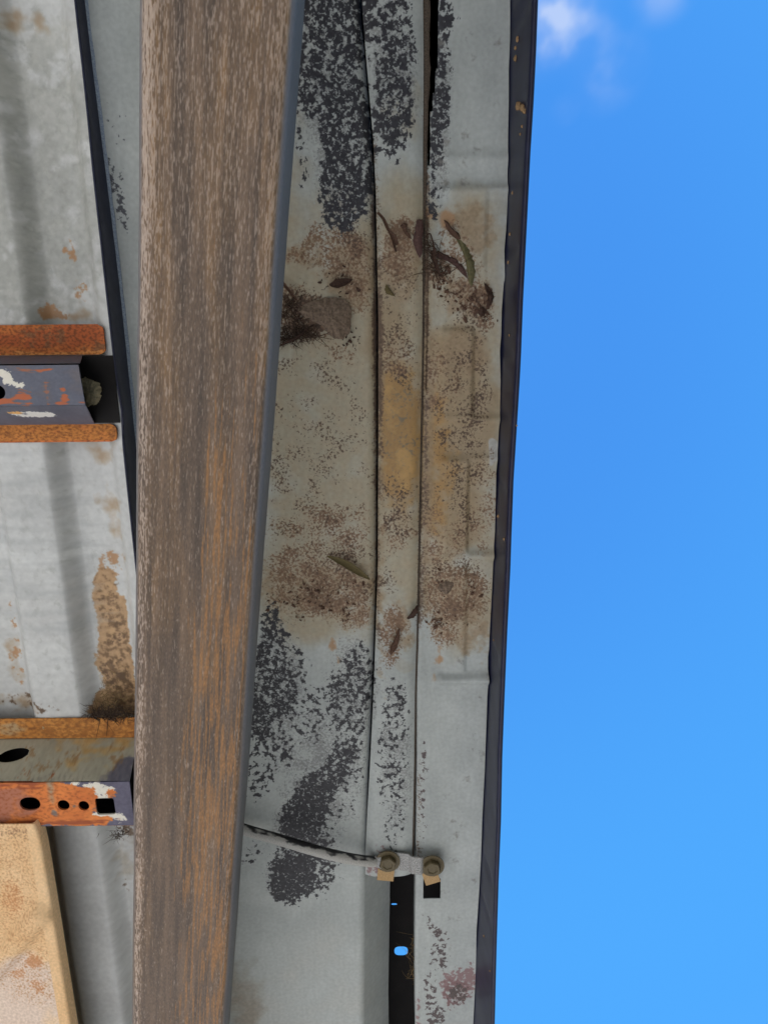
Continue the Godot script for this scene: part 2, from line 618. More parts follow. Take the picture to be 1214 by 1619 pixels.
	# flaking black coat
	p.layer([[530, 40, 64, 90, 0, 0.66], [560, 0, 30, 40, 0, 0.70], [500, 120, 44, 80, 0, 0.66], [545, 190, 46, 90, 0, 0.70], [545, 290, 46, 60, 0, 0.70], [540, 340, 28, 34, 0, 0.65], [478, 250, 12, 60, 0, 0.44], [575, 250, 16, 90, 0, 0.60], [625, 70, 34, 70, 0, 0.60], [622, 170, 34, 76, 0, 0.68], [612, 225, 28, 26, 0, 0.60], [694, 70, 19, 60, 0, 0.66], [694, 170, 18, 50, 0, 0.72], [690, 230, 13, 46, 0, 0.68], [685, 310, 11, 50, 0, 0.58], [705, 30, 14, 40, 0, 0.60], [490, -60, 70, 100, 0, 0.65], [630, -60, 40, 100, 0, 0.65]], chip, 18.0, c8(32, 32, 37), c8(54, 54, 58), fine, 0.97, 1.3)
	p.layer([[432, 1080, 40, 76, 0, 0.62], [415, 1120, 26, 80, 0, 0.66], [430, 990, 20, 50, 0, 0.55], [462, 1060, 26, 60, 0, 0.40], [562, 1080, 34, 56, 0, 0.54], [540, 1110, 26, 70, 0, 0.52], [575, 1060, 18, 40, 0, 0.55], [430, 1170, 44, 50, 0, 0.42], [480, 1130, 40, 60, 0, 0.36], [530, 1220, 26, 70, 28, 0.66], [482, 1290, 36, 74, 20, 0.86], [464, 1385, 40, 44, 18, 0.90], [500, 1370, 34, 44, 0, 0.62], [505, 1330, 30, 50, 10, 0.5], [410, 1225, 24, 40, 0, 0.42], [400, 1345, 16, 18, 20, 0.40], [560, 1150, 20, 60, 12, 0.5], [550, 1240, 22, 60, 12, 0.40], [625, 1130, 24, 60, 0, 0.46], [612, 1200, 16, 80, 0, 0.40], [632, 1240, 12, 90, 0, 0.42], [618, 1310, 14, 50, 0, 0.33]], chip, 18.0, c8(30, 30, 34), c8(52, 52, 55), fine, 0.97, 1.35)
	p.layer([[530, 60, 64, 100, 0, 0.34], [520, 170, 60, 100, 0, 0.33], [545, 290, 50, 80, 0, 0.30], [622, 120, 36, 120, 0, 0.33], [694, 170, 20, 150, 0, 0.33], [432, 1090, 50, 110, 0, 0.33], [560, 1090, 40, 90, 0, 0.33], [500, 1270, 60, 150, 20, 0.27], [470, 1385, 50, 60, 0, 0.24], [625, 1200, 26, 130, 0, 0.3]], fleck, 22.0, c8(146, 151, 149), c8(158, 163, 160), coarse, 0.9)
	p.layer([[195, 290, 12, 40, 0, 0.40], [205, 340, 10, 40, 0, 0.42], [200, 210, 16, 30, 0, 0.30]], chip, 18.0, c8(54, 56, 62), c8(70, 72, 76), coarse, 0.95)
	p.layer([[669, 1240, 6, 80, 0, 0.44], [690, 1470, 10, 30, -30, 0.46], [695, 1510, 14, 24, -20, 0.5], [682, 1580, 12, 50, 0, 0.46], [722, 1570, 22, 22, 0, 0.62], [690, 1610, 16, 24, 0, 0.58]], chip, 20.0, c8(62, 54, 56), c8(84, 74, 72), fine, 0.95)
	# bare red-brown primer
	p.layer([[722, 1562, 28, 30, 0, 0.66], [742, 1550, 12, 26, 0, 0.75], [594, 1368, 18, 14, 0, 0.62], [600, 1340, 14, 10, 0, 0.4], [659, 1600, 4, 30, 0, 0.6]], chip, 40.0, c8(124, 92, 92), c8(106, 82, 82), fine, 0.8)
	p.layer([[724, 1572, 18, 16, 0, 0.58]], chip, 18.0, c8(64, 58, 56), c8(84, 74, 70), fine, 0.95)
	p.layer([[781, 715, 6, 28, 0, 0.95]], coarse, 40.0, c8(150, 150, 146), c8(160, 160, 156), fine, 0.95, 1.1)
	p.layer([[775, 715, 2.0, 30, 0, 0.7], [780, 748, 6, 2.0, 30, 0.7]], speck, 60.0, c8(84, 66, 54), c8(100, 80, 64), fine, 0.9)
	# water spots on the outer panel
	var spots := []
	var r2 := RandomNumberGenerator.new()
	r2.seed = 31
	for k in 70:
		var s := r2.randf_range(1.6, 4.2)
		spots.append([r2.randf_range(690, 790), r2.randf_range(40, 330) if k % 2 == 0 else r2.randf_range(1020, 1500), s, s * r2.randf_range(0.8, 1.2), 0, r2.randf_range(0.5, 1.0)])
	p.layer(spots, fine, 150.0, c8(112, 112, 108), c8(128, 126, 120), fine, 0.75)
	p.layer([[500, 1560, 110, 90, 0, 0.40], [430, 1570, 70, 60, 0, 0.5]], coarse, 120.0, c8(164, 166, 160), c8(170, 170, 164), fine, 0.5)  # soft pool of light painted into the panel's lower end
	p.layer([[385, 1560, 30, 60, 0, 0.55], [400, 1540, 30, 40, 0, 0.4]], coarse, 140.0, c8(118, 110, 96), c8(128, 118, 102), fine, 0.7)
	p.grain(fine, 0.05)
	p.grain(streak, 0.022)
	main_pic = p
	var tex := p.texture(GAIN)
	M.panel = paint(tex, 0.55, 0.015)


func sheet_picture() -> void:
	var w := 512
	var h := 1536
	var p := Picture.new(self, w, h, -0.78, 0.42, 0.56, 1.68, H_RIDGE)
	var coarse := noise_bytes(41, 0.010, 4, w, h)
	var fine := noise_bytes(42, 0.12, 3, w, h)
	var speck := mixed(noise_bytes(43, 0.06, 4, w, h, 1, 1, 10.0), noise_bytes(44, 0.18, 2, w, h), 0.35)
	var cloud := noise_bytes(45, 0.03, 4, w, h)
	var across := noise_bytes(46, 0.06, 3, w, h, 6, 1)
	p.base(c8(162, 163, 160), c8(180, 182, 179), coarse)
	var spangle := noise_bytes(47, 0.07, 5, w, h, 1, 1, 12.0)
	p.layer([[60, 260, 130, 260, 0, 0.66], [40, 420, 90, 120, 0, 0.66]], cloud, 60.0, c8(138, 140, 134), c8(152, 152, 144), coarse, 0.6)
	p.layer([[60, 260, 110, 250, 0, 0.5], [40, 420, 70, 120, 0, 0.55], [60, 900, 120, 220, 0, 0.24]], spangle, 70.0, c8(126, 128, 122), c8(140, 141, 134), fine, 0.42)
	p.layer([[60, 260, 110, 250, 0, 0.34], [70, 60, 60, 60, 0, 0.42]], mixed(spangle, cloud, 0.5), 30.0, c8(184, 185, 178), c8(178, 180, 174), fine, 0.35)
	p.layer([[20, 20, 40, 30, 0, 0.5], [100, 390, 10, 26, 0, 0.45], [112, 460, 14, 24, 0, 0.45], [90, 505, 50, 8, 0, 0.5], [150, 710, 40, 24, 0, 0.5], [165, 780, 22, 60, -8, 0.42], [178, 860, 12, 60, -8, 0.4], [8, 1060, 12, 60, 0, 0.45], [12, 1120, 40, 16, 0, 0.55]], cloud, 110.0, c8(150, 128, 100), c8(136, 116, 92), fine, 0.8)
	p.layer([[98, 390, 14, 30, 0, 0.6], [112, 460, 14, 22, 0, 0.55], [72, 496, 26, 14, 0, 0.62], [160, 905, 30, 14, 0, 0.5], [10, 1010, 12, 60, 0, 0.4], [14, 1060, 14, 50, 0, 0.42], [166, 900, 26, 24, 0, 0.52]], speck, 30.0, c8(158, 116, 76), c8(138, 104, 74), fine, 0.85)
	# caked straw-coloured dirt along one rib
	p.layer([[168, 990, 26, 80, -7, 0.95], [176, 1080, 30, 70, -7, 0.98], [158, 930, 20, 26, 0, 0.7], [172, 1130, 34, 30, 0, 0.95]], speck, 36.0, c8(136, 106, 74), c8(164, 132, 94), fine, 0.92, 1.15)
	p.layer([[176, 1100, 30, 50, -7, 0.5], [40, 1122, 60, 14, 0, 0.42], [190, 1330, 16, 30, 0, 0.5], [186, 1400, 8, 40, 0, 0.35], [168, 990, 22, 80, -7, 0.36]], speck, 30.0, c8(70, 54, 40), c8(96, 74, 54), fine, 0.9)
	p.layer([[168, 990, 24, 80, -7, 0.44], [176, 1080, 28, 70, -7, 0.48]], fine, 50.0, c8(92, 70, 46), c8(108, 82, 56), coarse, 0.7)
	p.layer([[168, 990, 24, 80, -7, 0.34], [176, 1080, 28, 70, -7, 0.34]], spangle, 30.0, c8(176, 144, 104), c8(162, 132, 94), coarse, 0.6)
	p.layer([[195, 1370, 22, 60, 0, 0.5]], cloud, 100.0, c8(138, 128, 112), c8(150, 142, 126), fine, 0.6)
	p.layer([[60, 880, 90, 180, 0, 0.5]], across, 120.0, c8(156, 158, 157), c8(150, 153, 152), fine, 0.5)
	p.grain(fine, 0.045)
	p.grain(across, 0.03)
	sheet_pic = p
	M.sheet = paint(p.texture(GAIN), 0.5, 0.02)


func bar_pictures() -> void:
	# crossbar by the window gap: rusty flanges, navy crown
	var w := 512
	var h := 256
	var fine := noise_bytes(52, 0.14, 3, w, h)
	var coarse := noise_bytes(51, 0.02, 4, w, h)
	var speck := mixed(noise_bytes(53, 0.05, 4, w, h, 1, 1, 14.0), noise_bytes(54, 0.2, 2, w, h), 0.3)
	var smear := noise_bytes(55, 0.08, 3, w, h, 3, 1)
	var a := pix(0, 500, H_CROWN)
	var b := pix(0, 712, H_CROWN)
	var p := Picture.new(self, w, h, -0.52, a.z, 0.33, a.z - b.z, H_FLANGE)
	p.base(c8(150, 84, 42), c8(178, 104, 56), coarse)
	p.layer([[60, 535, 120, 14, 0, 0.8], [120, 530, 60, 26, 0, 0.7]], coarse, 120.0, c8(128, 70, 44), c8(160, 80, 44), fine, 0.8)
	p.layer([[70, 532, 50, 22, 0, 0.45], [150, 548, 24, 12, 0, 0.5]], speck, 40.0, c8(106, 76, 54), c8(120, 86, 60), fine, 0.8)
	p.layer([[80, 558, 180, 4, 0, 0.8]], smear, 80.0, c8(196, 132, 66), c8(186, 128, 76), fine, 0.8)
	p.layer([[90, 684, 200, 30, 0, 0.9]], coarse, 120.0, c8(150, 98, 44), c8(172, 116, 60), fine, 0.75)
	p.layer([[90, 684, 200, 16, 0, 0.36]], speck, 50.0, c8(118, 74, 38), c8(104, 64, 36), fine, 0.6)
	p.layer([[60, 540, 200, 60, 0, 0.40], [60, 684, 200, 30, 0, 0.36]], fine, 60.0, c8(96, 56, 36), c8(120, 70, 40), coarse, 0.6)
	p.grain(fine, 0.10)
	var tex_flange := p.texture(GAIN)
	var q := Picture.new(self, w, h, -0.52, a.z, 0.33, a.z - b.z, H_CROWN)
	q.base(c8(74, 77, 90), c8(88, 91, 102), coarse)
	q.layer([[45, 585, 40, 4, 0, 0.52], [115, 635, 30, 4, 0, 0.62], [20, 634, 36, 8, 0, 0.66], [75, 618, 6, 22, 8, 0.62], [102, 622, 3, 12, 0, 0.62], [92, 583, 5, 4, 40, 0.7], [34, 624, 16, 9, 0, 0.55]], smear, 50.0, c8(176, 88, 44), c8(152, 78, 48), fine, 0.9, 1.25)
	q.layer([[60, 600, 100, 40, 0, 0.35]], coarse, 90.0, c8(104, 96, 94), c8(96, 90, 92), fine, 0.6)
	q.layer([[12, 598, 12, 12, 0, 0.85], [28, 608, 10, 8, 20, 0.72], [0, 590, 10, 8, 0, 0.8]], speck, 16.0, c8(206, 202, 190), c8(190, 186, 172), fine, 1.0)
	q.layer([[45, 661, 30, 6, 0, 0.92], [10, 662, 20, 5, 0, 0.75]], speck, 16.0, c8(208, 206, 200), c8(196, 194, 188), fine, 1.0)
	q.layer([[8, 656, 12, 5, 0, 0.7]], speck, 20.0, c8(214, 160, 90), c8(200, 150, 90), fine, 1.0)
	q.grain(fine, 0.06)
	M.bar_flange = paint(tex_flange, 0.85, 0.04)
	M.bar_crown = paint(q.texture(GAIN), 0.5, 0.02)
	# the other crossbar: tan flange, greenish grey web, orange and white crown
	var c := pix(0, 1120, H_CROWN)
	var d := pix(0, 1320, H_CROWN)
	var f := Picture.new(self, w, h, -0.62, c.z + 0.02, 0.47, c.z - d.z + 0.02, H_FLANGE)
	f.base(c8(160, 104, 48), c8(178, 124, 64), coarse)
	f.layer([[150, 1150, 120, 20, 0, 0.5]], speck, 60.0, c8(138, 88, 42), c8(126, 80, 40), fine, 0.8)
	f.layer([[10, 1152, 26, 10, 0, 0.8]], coarse, 100.0, c8(150, 138, 112), c8(150, 130, 100), fine, 0.8)
	f.layer([[70, 1150, 4, 4, 0, 0.9]], fine, 150.0, c8(176, 160, 130), c8(176, 160, 130), fine, 0.9)
	f.layer([[100, 1150, 200, 30, 0, 0.40]], fine, 60.0, c8(112, 70, 38), c8(136, 90, 48), coarse, 0.6)
	f.grain(fine, 0.08)
	var g := Picture.new(self, w, h, -0.62, c.z + 0.02, 0.47, c.z - d.z + 0.02, H_CROWN + 0.028)
	g.base(c8(146, 142, 124), c8(160, 154, 136), coarse)
	g.layer([[120, 1178, 120, 10, 0, 0.5], [150, 1190, 80, 16, 0, 0.42]], smear, 90.0, c8(168, 134, 80), c8(176, 140, 84), fine, 0.8)
	g.layer([[52, 1208, 18, 4, -20, 0.50], [82, 1194, 3, 3, -50, 0.66], [95, 1206, 10, 4, 10, 0.45], [146, 1200, 3, 3, -50, 0.6], [80, 1206, 2, 2, 0, 0.8]], speck, 30.0, c8(120, 68, 44), c8(140, 84, 52), fine, 0.95)
	g.layer([[170, 1224, 60, 14, -10, 0.75], [110, 1230, 50, 7, 0, 0.6], [205, 1214, 20, 18, 0, 0.9]], smear, 70.0, c8(80, 78, 90), c8(98, 96, 104), fine, 0.95)
	g.layer([[110, 1195, 120, 30, 0, 0.30]], speck, 30.0, c8(140, 108, 66), c8(120, 84, 50), fine, 0.6)
	g.layer([[100, 1222, 120, 14, 0, 0.5]], fine, 110.0, c8(104, 100, 94), c8(116, 112, 104), coarse, 0.6)
	g.grain(fine, 0.06)
	var e := Picture.new(self, w, h, -0.62, c.z + 0.02, 0.47, c.z - d.z + 0.02, H_CROWN)
	e.base(c8(78, 76, 90), c8(92, 90, 104), coarse)
	e.layer([[158, 1252, 26, 16, 0, 0.72], [130, 1240, 26, 6, 0, 0.6], [186, 1292, 14, 12, 0, 0.66], [160, 1290, 30, 8, 0, 0.8], [120, 1240, 12, 6, 0, 0.7]], speck, 14.0, c8(202, 198, 186), c8(186, 182, 168), fine, 1.0)
	e.layer([[40, 1268, 110, 38, 0, 1.0], [120, 1270, 34, 28, 0, 1.0], [-60, 1270, 120, 50, 0, 1.0], [176, 1254, 9, 9, 0, 0.66], [130, 1298, 60, 6, 0, 0.95], [200, 1284, 5, 4, 0, 0.8], [145, 1255, 10, 14, 0, 0.7]], speck, 30.0, c8(168, 92, 46), c8(196, 118, 60), coarse, 1.0, 1.12)
	e.layer([[20, 1272, 34, 26, 0, 0.8], [-30, 1280, 60, 30, 0, 0.9]], coarse, 80.0, c8(150, 96, 74), c8(142, 92, 74), fine, 0.9)
	e.layer([[40, 1240, 60, 8, 0, 0.6], [100, 1300, 100, 5, 0, 0.6]], smear, 60.0, c8(136, 68, 40), c8(120, 64, 42), fine, 0.85)
	e.layer([[80, 1250, 7, 26, 0, 0.9], [86, 1282, 9, 6, 0, 0.85]], coarse, 130.0, c8(142, 128, 104), c8(134, 122, 104), fine, 0.85)
	e.layer([[90, 1285, 8, 5, 0, 0.8], [118, 1275, 8, 3, 0, 0.7]], speck, 40.0, c8(96, 90, 88), c8(104, 98, 92), fine, 0.9)
	e.layer([[30, 1268, 120, 40, 0, 0.36]], fine, 60.0, c8(128, 66, 36), c8(150, 80, 42), coarse, 0.6)
	e.grain(fine, 0.08)
	bar_pics = [p, q, f, g, e]
	M.bar2_flange = paint(f.texture(GAIN), 0.85, 0.03)
	M.bar2_web = paint(g.texture(GAIN), 0.7, 0.02)
	M.bar2_crown = paint(e.texture(GAIN), 0.8, 0.03)


func tan_picture() -> void:
	var w := 384
	var h := 640
	var a := pix(0, 1290, H_TAN)
	var p := Picture.new(self, w, h, -0.72, a.z, 0.34, 0.62, H_TAN)
	var coarse := noise_bytes(61, 0.012, 4, w, h)
	var fine := noise_bytes(62, 0.22, 3, w, h)
	var speck := mixed(noise_bytes(63, 0.26, 3, w, h), noise_bytes(64, 0.05, 3, w, h), 0.22)
	p.base(c8(196, 160, 116), c8(206, 176, 136), coarse)
	p.layer([[40, 1590, 130, 80, 0, 0.9]], coarse, 140.0, c8(190, 172, 158), c8(196, 182, 172), fine, 0.85)
	p.layer([[40, 1400, 120, 160, 0, 0.40], [90, 1330, 30, 40, 0, 0.45], [60, 1540, 80, 60, 0, 0.40]], speck, 40.0, c8(160, 116, 76), c8(150, 110, 78), fine, 0.6)
	p.layer([[55, 1520, 16, 12, 0, 0.75], [60, 1560, 12, 14, 0, 0.62], [30, 1540, 14, 12, 0, 0.62], [20, 1420, 20, 30, 0, 0.55]], speck, 70.0, c8(170, 116, 72), c8(160, 108, 70), fine, 0.7)
	p.layer([[30, 1316, 60, 10, 0, 0.5]], speck, 60.0, c8(120, 92, 68), c8(140, 110, 84), fine, 0.7)
	var rim := []
	for k in 26:
		rim.append([64 + k * 1.75, 1312 + k * 12.5, 5.5, 9, 0, 0.8])
	p.layer(rim, coarse, 150.0, c8(190, 138, 84), c8(178, 128, 78), fine, 0.8)
	p.layer(rim, speck, 40.0, c8(150, 96, 56), c8(164, 106, 62), fine, 0.35)
	p.grain(fine, 0.09)
	tan_pic = p
	M.tan = paint(p.texture(GAIN), 0.85, 0.02)


var beam_len := 2.05
func beam_picture() -> void:
	# u runs round the tube (left side, bottom, right side), v along it
	var w := 352
	var h := 2048
	var long1 := noise_bytes(71, 0.05, 4, w, h, 1, 14)
	var long2 := noise_bytes(72, 0.17, 4, w, h, 1, 16)
	var blot := noise_bytes(73, 0.012, 3, w, h, 1, 3)
	var fine := noise_bytes(74, 0.40, 3, w, h, 1, 2)
	var fibre := noise_bytes(75, 0.30, 4, w, h, 1, 4, 3.0)
	var out := PackedByteArray()
	out.resize(w * h * 3)
	var lut := PackedByteArray()
	lut.resize(1025)
	for k in 1025:
		var c := Color(k / 1024.0, 0, 0).srgb_to_linear()
		lut[k] = clampi(int(Color(minf(c.r * GAIN, 0.95), 0, 0).linear_to_srgb().r * 255.0 + 0.5), 0, 255)
	var brown := c8(103, 86, 71)
	var dark := c8(70, 60, 52)
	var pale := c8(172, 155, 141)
	var ochre := c8(150, 104, 58)
	var rust := c8(132, 96, 54)
	var steel := c8(108, 106, 108)  # tint for the side faces: grey of the skylight painted in
	for y in h:
		# along the tube: 0 at the near end; the photo shows about 0.18 .. 0.74
		var s := float(y) / h
		var upper := 1.0 - smoothstep(0.26, 0.54, s)
		var lower := smoothstep(0.36, 0.58, s)
		for x in w:
			var i := y * w + x
			var u := float(x) / w
			var side_r := smoothstep(0.745, 0.765, u)
			var side_l := smoothstep(0.255, 0.235, u)
			var f := (u - 0.25) / 0.5                       # 0..1 across the bottom face
			var l1 := long1[i] / 255.0
			var l2 := long2[i] / 255.0
			var fi := fine[i] / 255.0
			var fb := fibre[i] / 255.0
			var bl := blot[i] / 255.0
			var c := dark.lerp(brown, clampf(l1 * 1.3 - 0.1 + (fi - 0.5) * 0.5, 0, 1))
			c = c.lerp(rust, clampf((bl - 0.40) * 2.6, 0, 1) * clampf(l2 * 1.5 - 0.1, 0, 1) * (0.42 - 0.2 * lower))
			# worn pale scratches, dense towards the near end
			var rim_l := exp(-pow((f - 0.035) / 0.05, 2.0)) + 0.35 * smoothstep(0.20, 0.05, f)  # left rim: worn paint plus the corner's bright highlight painted in
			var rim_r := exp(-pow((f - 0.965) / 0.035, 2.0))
			var wear_and_glint := 0.33 + 0.12 * upper + 0.13 * rim_l + 0.11 * rim_r + (l2 - 0.5) * 0.22 + (bl - 0.5) * 0.10
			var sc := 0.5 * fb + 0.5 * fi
			c = c.lerp(pale, clampf((wear_and_glint - sc) * 9.0 + 0.5, 0, 1) * clampf(0.58 + 0.25 * rim_l, 0, 0.85))
			# ochre rust runs, mostly on the far right half
			var run := lower * 0.47 * smoothstep(0.28, 0.62, f) + (bl - 0.5) * 0.28
			if f > 0.55 and absf(s - 0.42) < 0.14:
				run += 0.20 * (1.0 - absf(s - 0.42) / 0.14)
			c = c.lerp(ochre, clampf((run - l2) * 8.0 + 0.5, 0, 1) * (0.30 + 0.55 * fi))
			var sd := maxf(side_r, side_l)
			if sd > 0.0:
				c = c.lerp(steel.lerp(brown, 0.25 * l2 + 0.35 * lower * bl), sd * 0.9)  # skylit grey painted onto both side faces
			var g := 0.86 + 0.28 * fi
			out[i * 3] = lut[clampi(int(c.r * g * 1024.0), 0, 1024)]
			out[i * 3 + 1] = lut[clampi(int(c.g * g * 1024.0), 0, 1024)]
			out[i * 3 + 2] = lut[clampi(int(c.b * g * 1024.0), 0, 1024)]
	var im := Image.create_from_data(w, h, false, Image.FORMAT_RGB8, out)
	beam_tex = ImageTexture.create_from_image(im)
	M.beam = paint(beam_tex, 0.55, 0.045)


# ---------------------------------------------------------------- setting
func ground() -> void:
	var o := MeshInstance3D.new()
	o.name = "ground"
	var pm := PlaneMesh.new()
	pm.size = Vector2(600, 600)
	pm.subdivide_width = 2
	pm.subdivide_depth = 2
	o.mesh = pm
	o.material_override = M.ground
	o.set_meta("kind", "structure")
	add_child(o)
	var slab := MeshInstance3D.new()
	slab.name = "added_bounce_slab"  # unseen pale slab, added to bounce sunlight up from the front left
	var bm := BoxMesh.new()
	bm.size = Vector3(6.6, 0.12, 9.6)
	slab.mesh = bm
	slab.material_override = M.pale_bounce
	slab.position = Vector3(-2.6, 0.06, -3.4)
	slab.set_meta("kind", "structure")
	add_child(slab)


# ---------------------------------------------------------------- roof
const CL := [[572, 0], [578, 80], [584, 150], [590, 220], [594, 300], [596, 400], [598, 500], [598, 700], [597, 900], [594, 1000], [591, 1080], [588, 1150], [584, 1230], [580, 1300], [578, 1345], [577, 1390], [576, 1619]]
const CR := [[669, 0], [670, 80], [670, 150], [669, 230], [669, 400], [668, 500], [667, 600], [665, 700], [663, 800], [661, 900], [659, 1000], [656, 1100], [655, 1200], [653, 1300], [651, 1390], [650, 1619]]
const DL := [[687, 0], [686, 80], [684, 130], [679, 160], [674, 200], [672, 300], [670, 400], [669, 500], [668, 600], [666, 700], [664.5, 800], [662, 900], [660, 1000], [657.5, 1060], [658, 1200], [657, 1300], [656, 1400], [655, 1500], [656, 1619]]
const DR := [[806, 0], [806, 60], [804, 110], [804, 160], [803, 210], [802, 280], [802, 320], [800, 360], [797, 395], [798, 440], [796, 450], [793, 490], [792, 530], [790, 555], [791, 600], [790, 650], [788, 684], [786, 720], [784, 750], [783, 800], [782, 840], [780, 870], [778, 920], [776, 960], [774, 1000], [773, 1025], [771, 1040], [771, 1055], [772, 1075], [770, 1100], [768, 1160], [766, 1220], [764, 1260], [762, 1300], [760, 1360], [757, 1410], [753, 1470], [752, 1530], [748, 1619]]
const SKYLINE := [[852, 0], [849, 80], [845, 160], [840, 240], [836, 320], [832, 400], [828, 480], [825, 560], [823, 600], [818, 680], [813, 760], [810, 840], [808, 900], [803, 1000], [798, 1120], [795, 1200], [793, 1300], [789, 1400], [786, 1500], [783, 1619]]


func lev(h: float) -> float:
	return EYE.y + h


func roof_skin() -> void:
	var t := thing("roof_skin", "dark outer steel roof skin seen through the open slot beside the cover strip", "roof", Vector3(-0.6, lev(H_SKIN), -0.4))
	var st := begin()
	var e := edge(SKYLINE, 0.69)
	var holes := [[634.0, 1504.0, 10.5, 7.5], [623.0, 1430.0, 4.5, 1.8]]
	var xs := PackedFloat32Array([-1.10])
	var zs := PackedFloat32Array([Z_NEAR])
	var cuts := []
	for hh in holes:
		var c := pix(hh[0], hh[1], H_SKIN)
		var rx: float = pix(hh[0] + hh[2], hh[1], H_SKIN).x - c.x
		var rz: float = absf(pix(hh[0], hh[1] + hh[3], H_SKIN).z - c.z)
		cuts.append([c, rx, rz])
	# slabs along z; each hole sits in a cell of its own
	var x_l := -1.10
	var x_r := xat(e, -0.5) - 0.004
	var y := lev(H_SKIN)
	var up := Vector3(0, 0.0015, 0)
	var z_prev := Z_NEAR
	cuts.sort_custom(func(p, q): return p[0].z > q[0].z)
	for cut in cuts:
		var c: Vector3 = cut[0]
		var za: float = c.z + 0.024
		var zb: float = c.z - 0.024
		flat_rect(st, x_l, x_r, z_prev, za, y, up)
		flat_rect(st, x_l, c.x - 0.03, za, zb, y, up)
		flat_rect(st, c.x + 0.03, x_r, za, zb, y, up)
		hole_cell(st, c.x - 0.03, c.x + 0.03, za, zb, y, c, cut[1], cut[2], 3.0)
		z_prev = zb
	flat_rect(st, x_l, x_r, z_prev, Z_FAR, y, up)
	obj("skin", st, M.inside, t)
	var s2 := begin()
	for zz in [Z_NEAR, Z_FAR]:
		box(s2, Vector3((x_l + x_r) * 0.5, lev(H_SKIN - 0.065), zz), Vector3((x_r - x_l) * 0.5, 0, 0), Vector3(0, 0.064, 0), Vector3(0, 0, 0.001))
	box(s2, Vector3(x_l, lev(H_SKIN - 0.065), (Z_NEAR + Z_FAR) * 0.5), Vector3(0.001, 0, 0), Vector3(0, 0.064, 0), Vector3(0, 0, (Z_NEAR - Z_FAR) * 0.5 - 0.002))
	obj("rim", s2, M.inside, t)  # unseen end and side walls, added to keep light out of the cavity


func flat_rect(st: SurfaceTool, xa: float, xb: float, za: float, zb: float, y: float, thick: Vector3, uvf = null) -> void:
	var a := Vector3(xa, y, za)
	var b := Vector3(xb, y, za)
	var c := Vector3(xb, y, zb)
	var d := Vector3(xa, y, zb)
	var f := func(p: Vector3) -> Vector2: return uvf.call(p) if uvf != null else Vector2(p.x, p.z)
	st.set_smooth_group(-1)
	tri_quad(st, a, b, c, d, f.call(a), f.call(b), f.call(c), f.call(d))
	tri_quad(st, a + thick, d + thick, c + thick, b + thick, f.call(a), f.call(d), f.call(c), f.call(b))


# a rectangle of sheet with a hole (superellipse of power pw, turned by turn) and the hole's wall
func hole_cell(st: SurfaceTool, xa: float, xb: float, za: float, zb: float, y: float, c: Vector3, rx: float, rz: float, pw: float, turn := 0.0, uvf = null, thick := Vector3(0, 0.0015, 0), place = null) -> void:
	var inner := []
	var outer := []
	var angles := []
	for k in 48:
		angles.append(TAU * k / 48.0)
	for q in [[xb, za], [xa, za], [xa, zb], [xb, zb]]:
		angles.append(fposmod(atan2(q[1] - c.z, q[0] - c.x), TAU))
	angles.sort()
	for a in angles:
		var dx := cos(a)
		var dz := sin(a)
		var t := INF
		if dx > 1e-6: t = minf(t, (xb - c.x) / dx)
		if dx < -1e-6: t = minf(t, (xa - c.x) / dx)
		if dz > 1e-6: t = minf(t, (za - c.z) / dz)
		if dz < -1e-6: t = minf(t, (zb - c.z) / dz)
		outer.append(Vector3(c.x + dx * t, y, c.z + dz * t))
		var lx := absf(dx * cos(turn) + dz * sin(turn)) / rx
		var lz := absf(-dx * sin(turn) + dz * cos(turn)) / rz
		var r := pow(pow(lx, pw) + pow(lz, pw), -1.0 / pw)
		inner.append(Vector3(c.x + dx * r, y, c.z + dz * r))
	var n := angles.size()
	var f := func(p: Vector3) -> Vector2: return uvf.call(p) if uvf != null else Vector2(p.x, p.z)
	var g := func(p: Vector3) -> Vector3: return place.call(p) if place != null else p
	for k in n:
		var j := (k + 1) % n
		var a: Vector3 = g.call(outer[k])
		var b: Vector3 = g.call(outer[j])
		var ci: Vector3 = g.call(inner[j])
		var d: Vector3 = g.call(inner[k])
		st.set_smooth_group(-1)
		tri_quad(st, d, ci, b, a, f.call(inner[k]), f.call(inner[j]), f.call(outer[j]), f.call(outer[k]))
		tri_quad(st, d + thick, a + thick, b + thick, ci + thick, f.call(inner[k]), f.call(outer[k]), f.call(outer[j]), f.call(inner[j]))
		tri_quad(st, d, d + thick, ci + thick, ci, f.call(inner[k]), f.call(inner[k]), f.call(inner[j]), f.call(inner[j]))


func zlist(z0: float, z1: float, step: float) -> PackedFloat32Array:
	var out := PackedFloat32Array()
	var n := int(ceil((z0 - z1) / step))
	for k in n + 1:
		out.append(lerpf(z0, z1, float(k) / n))
	return out


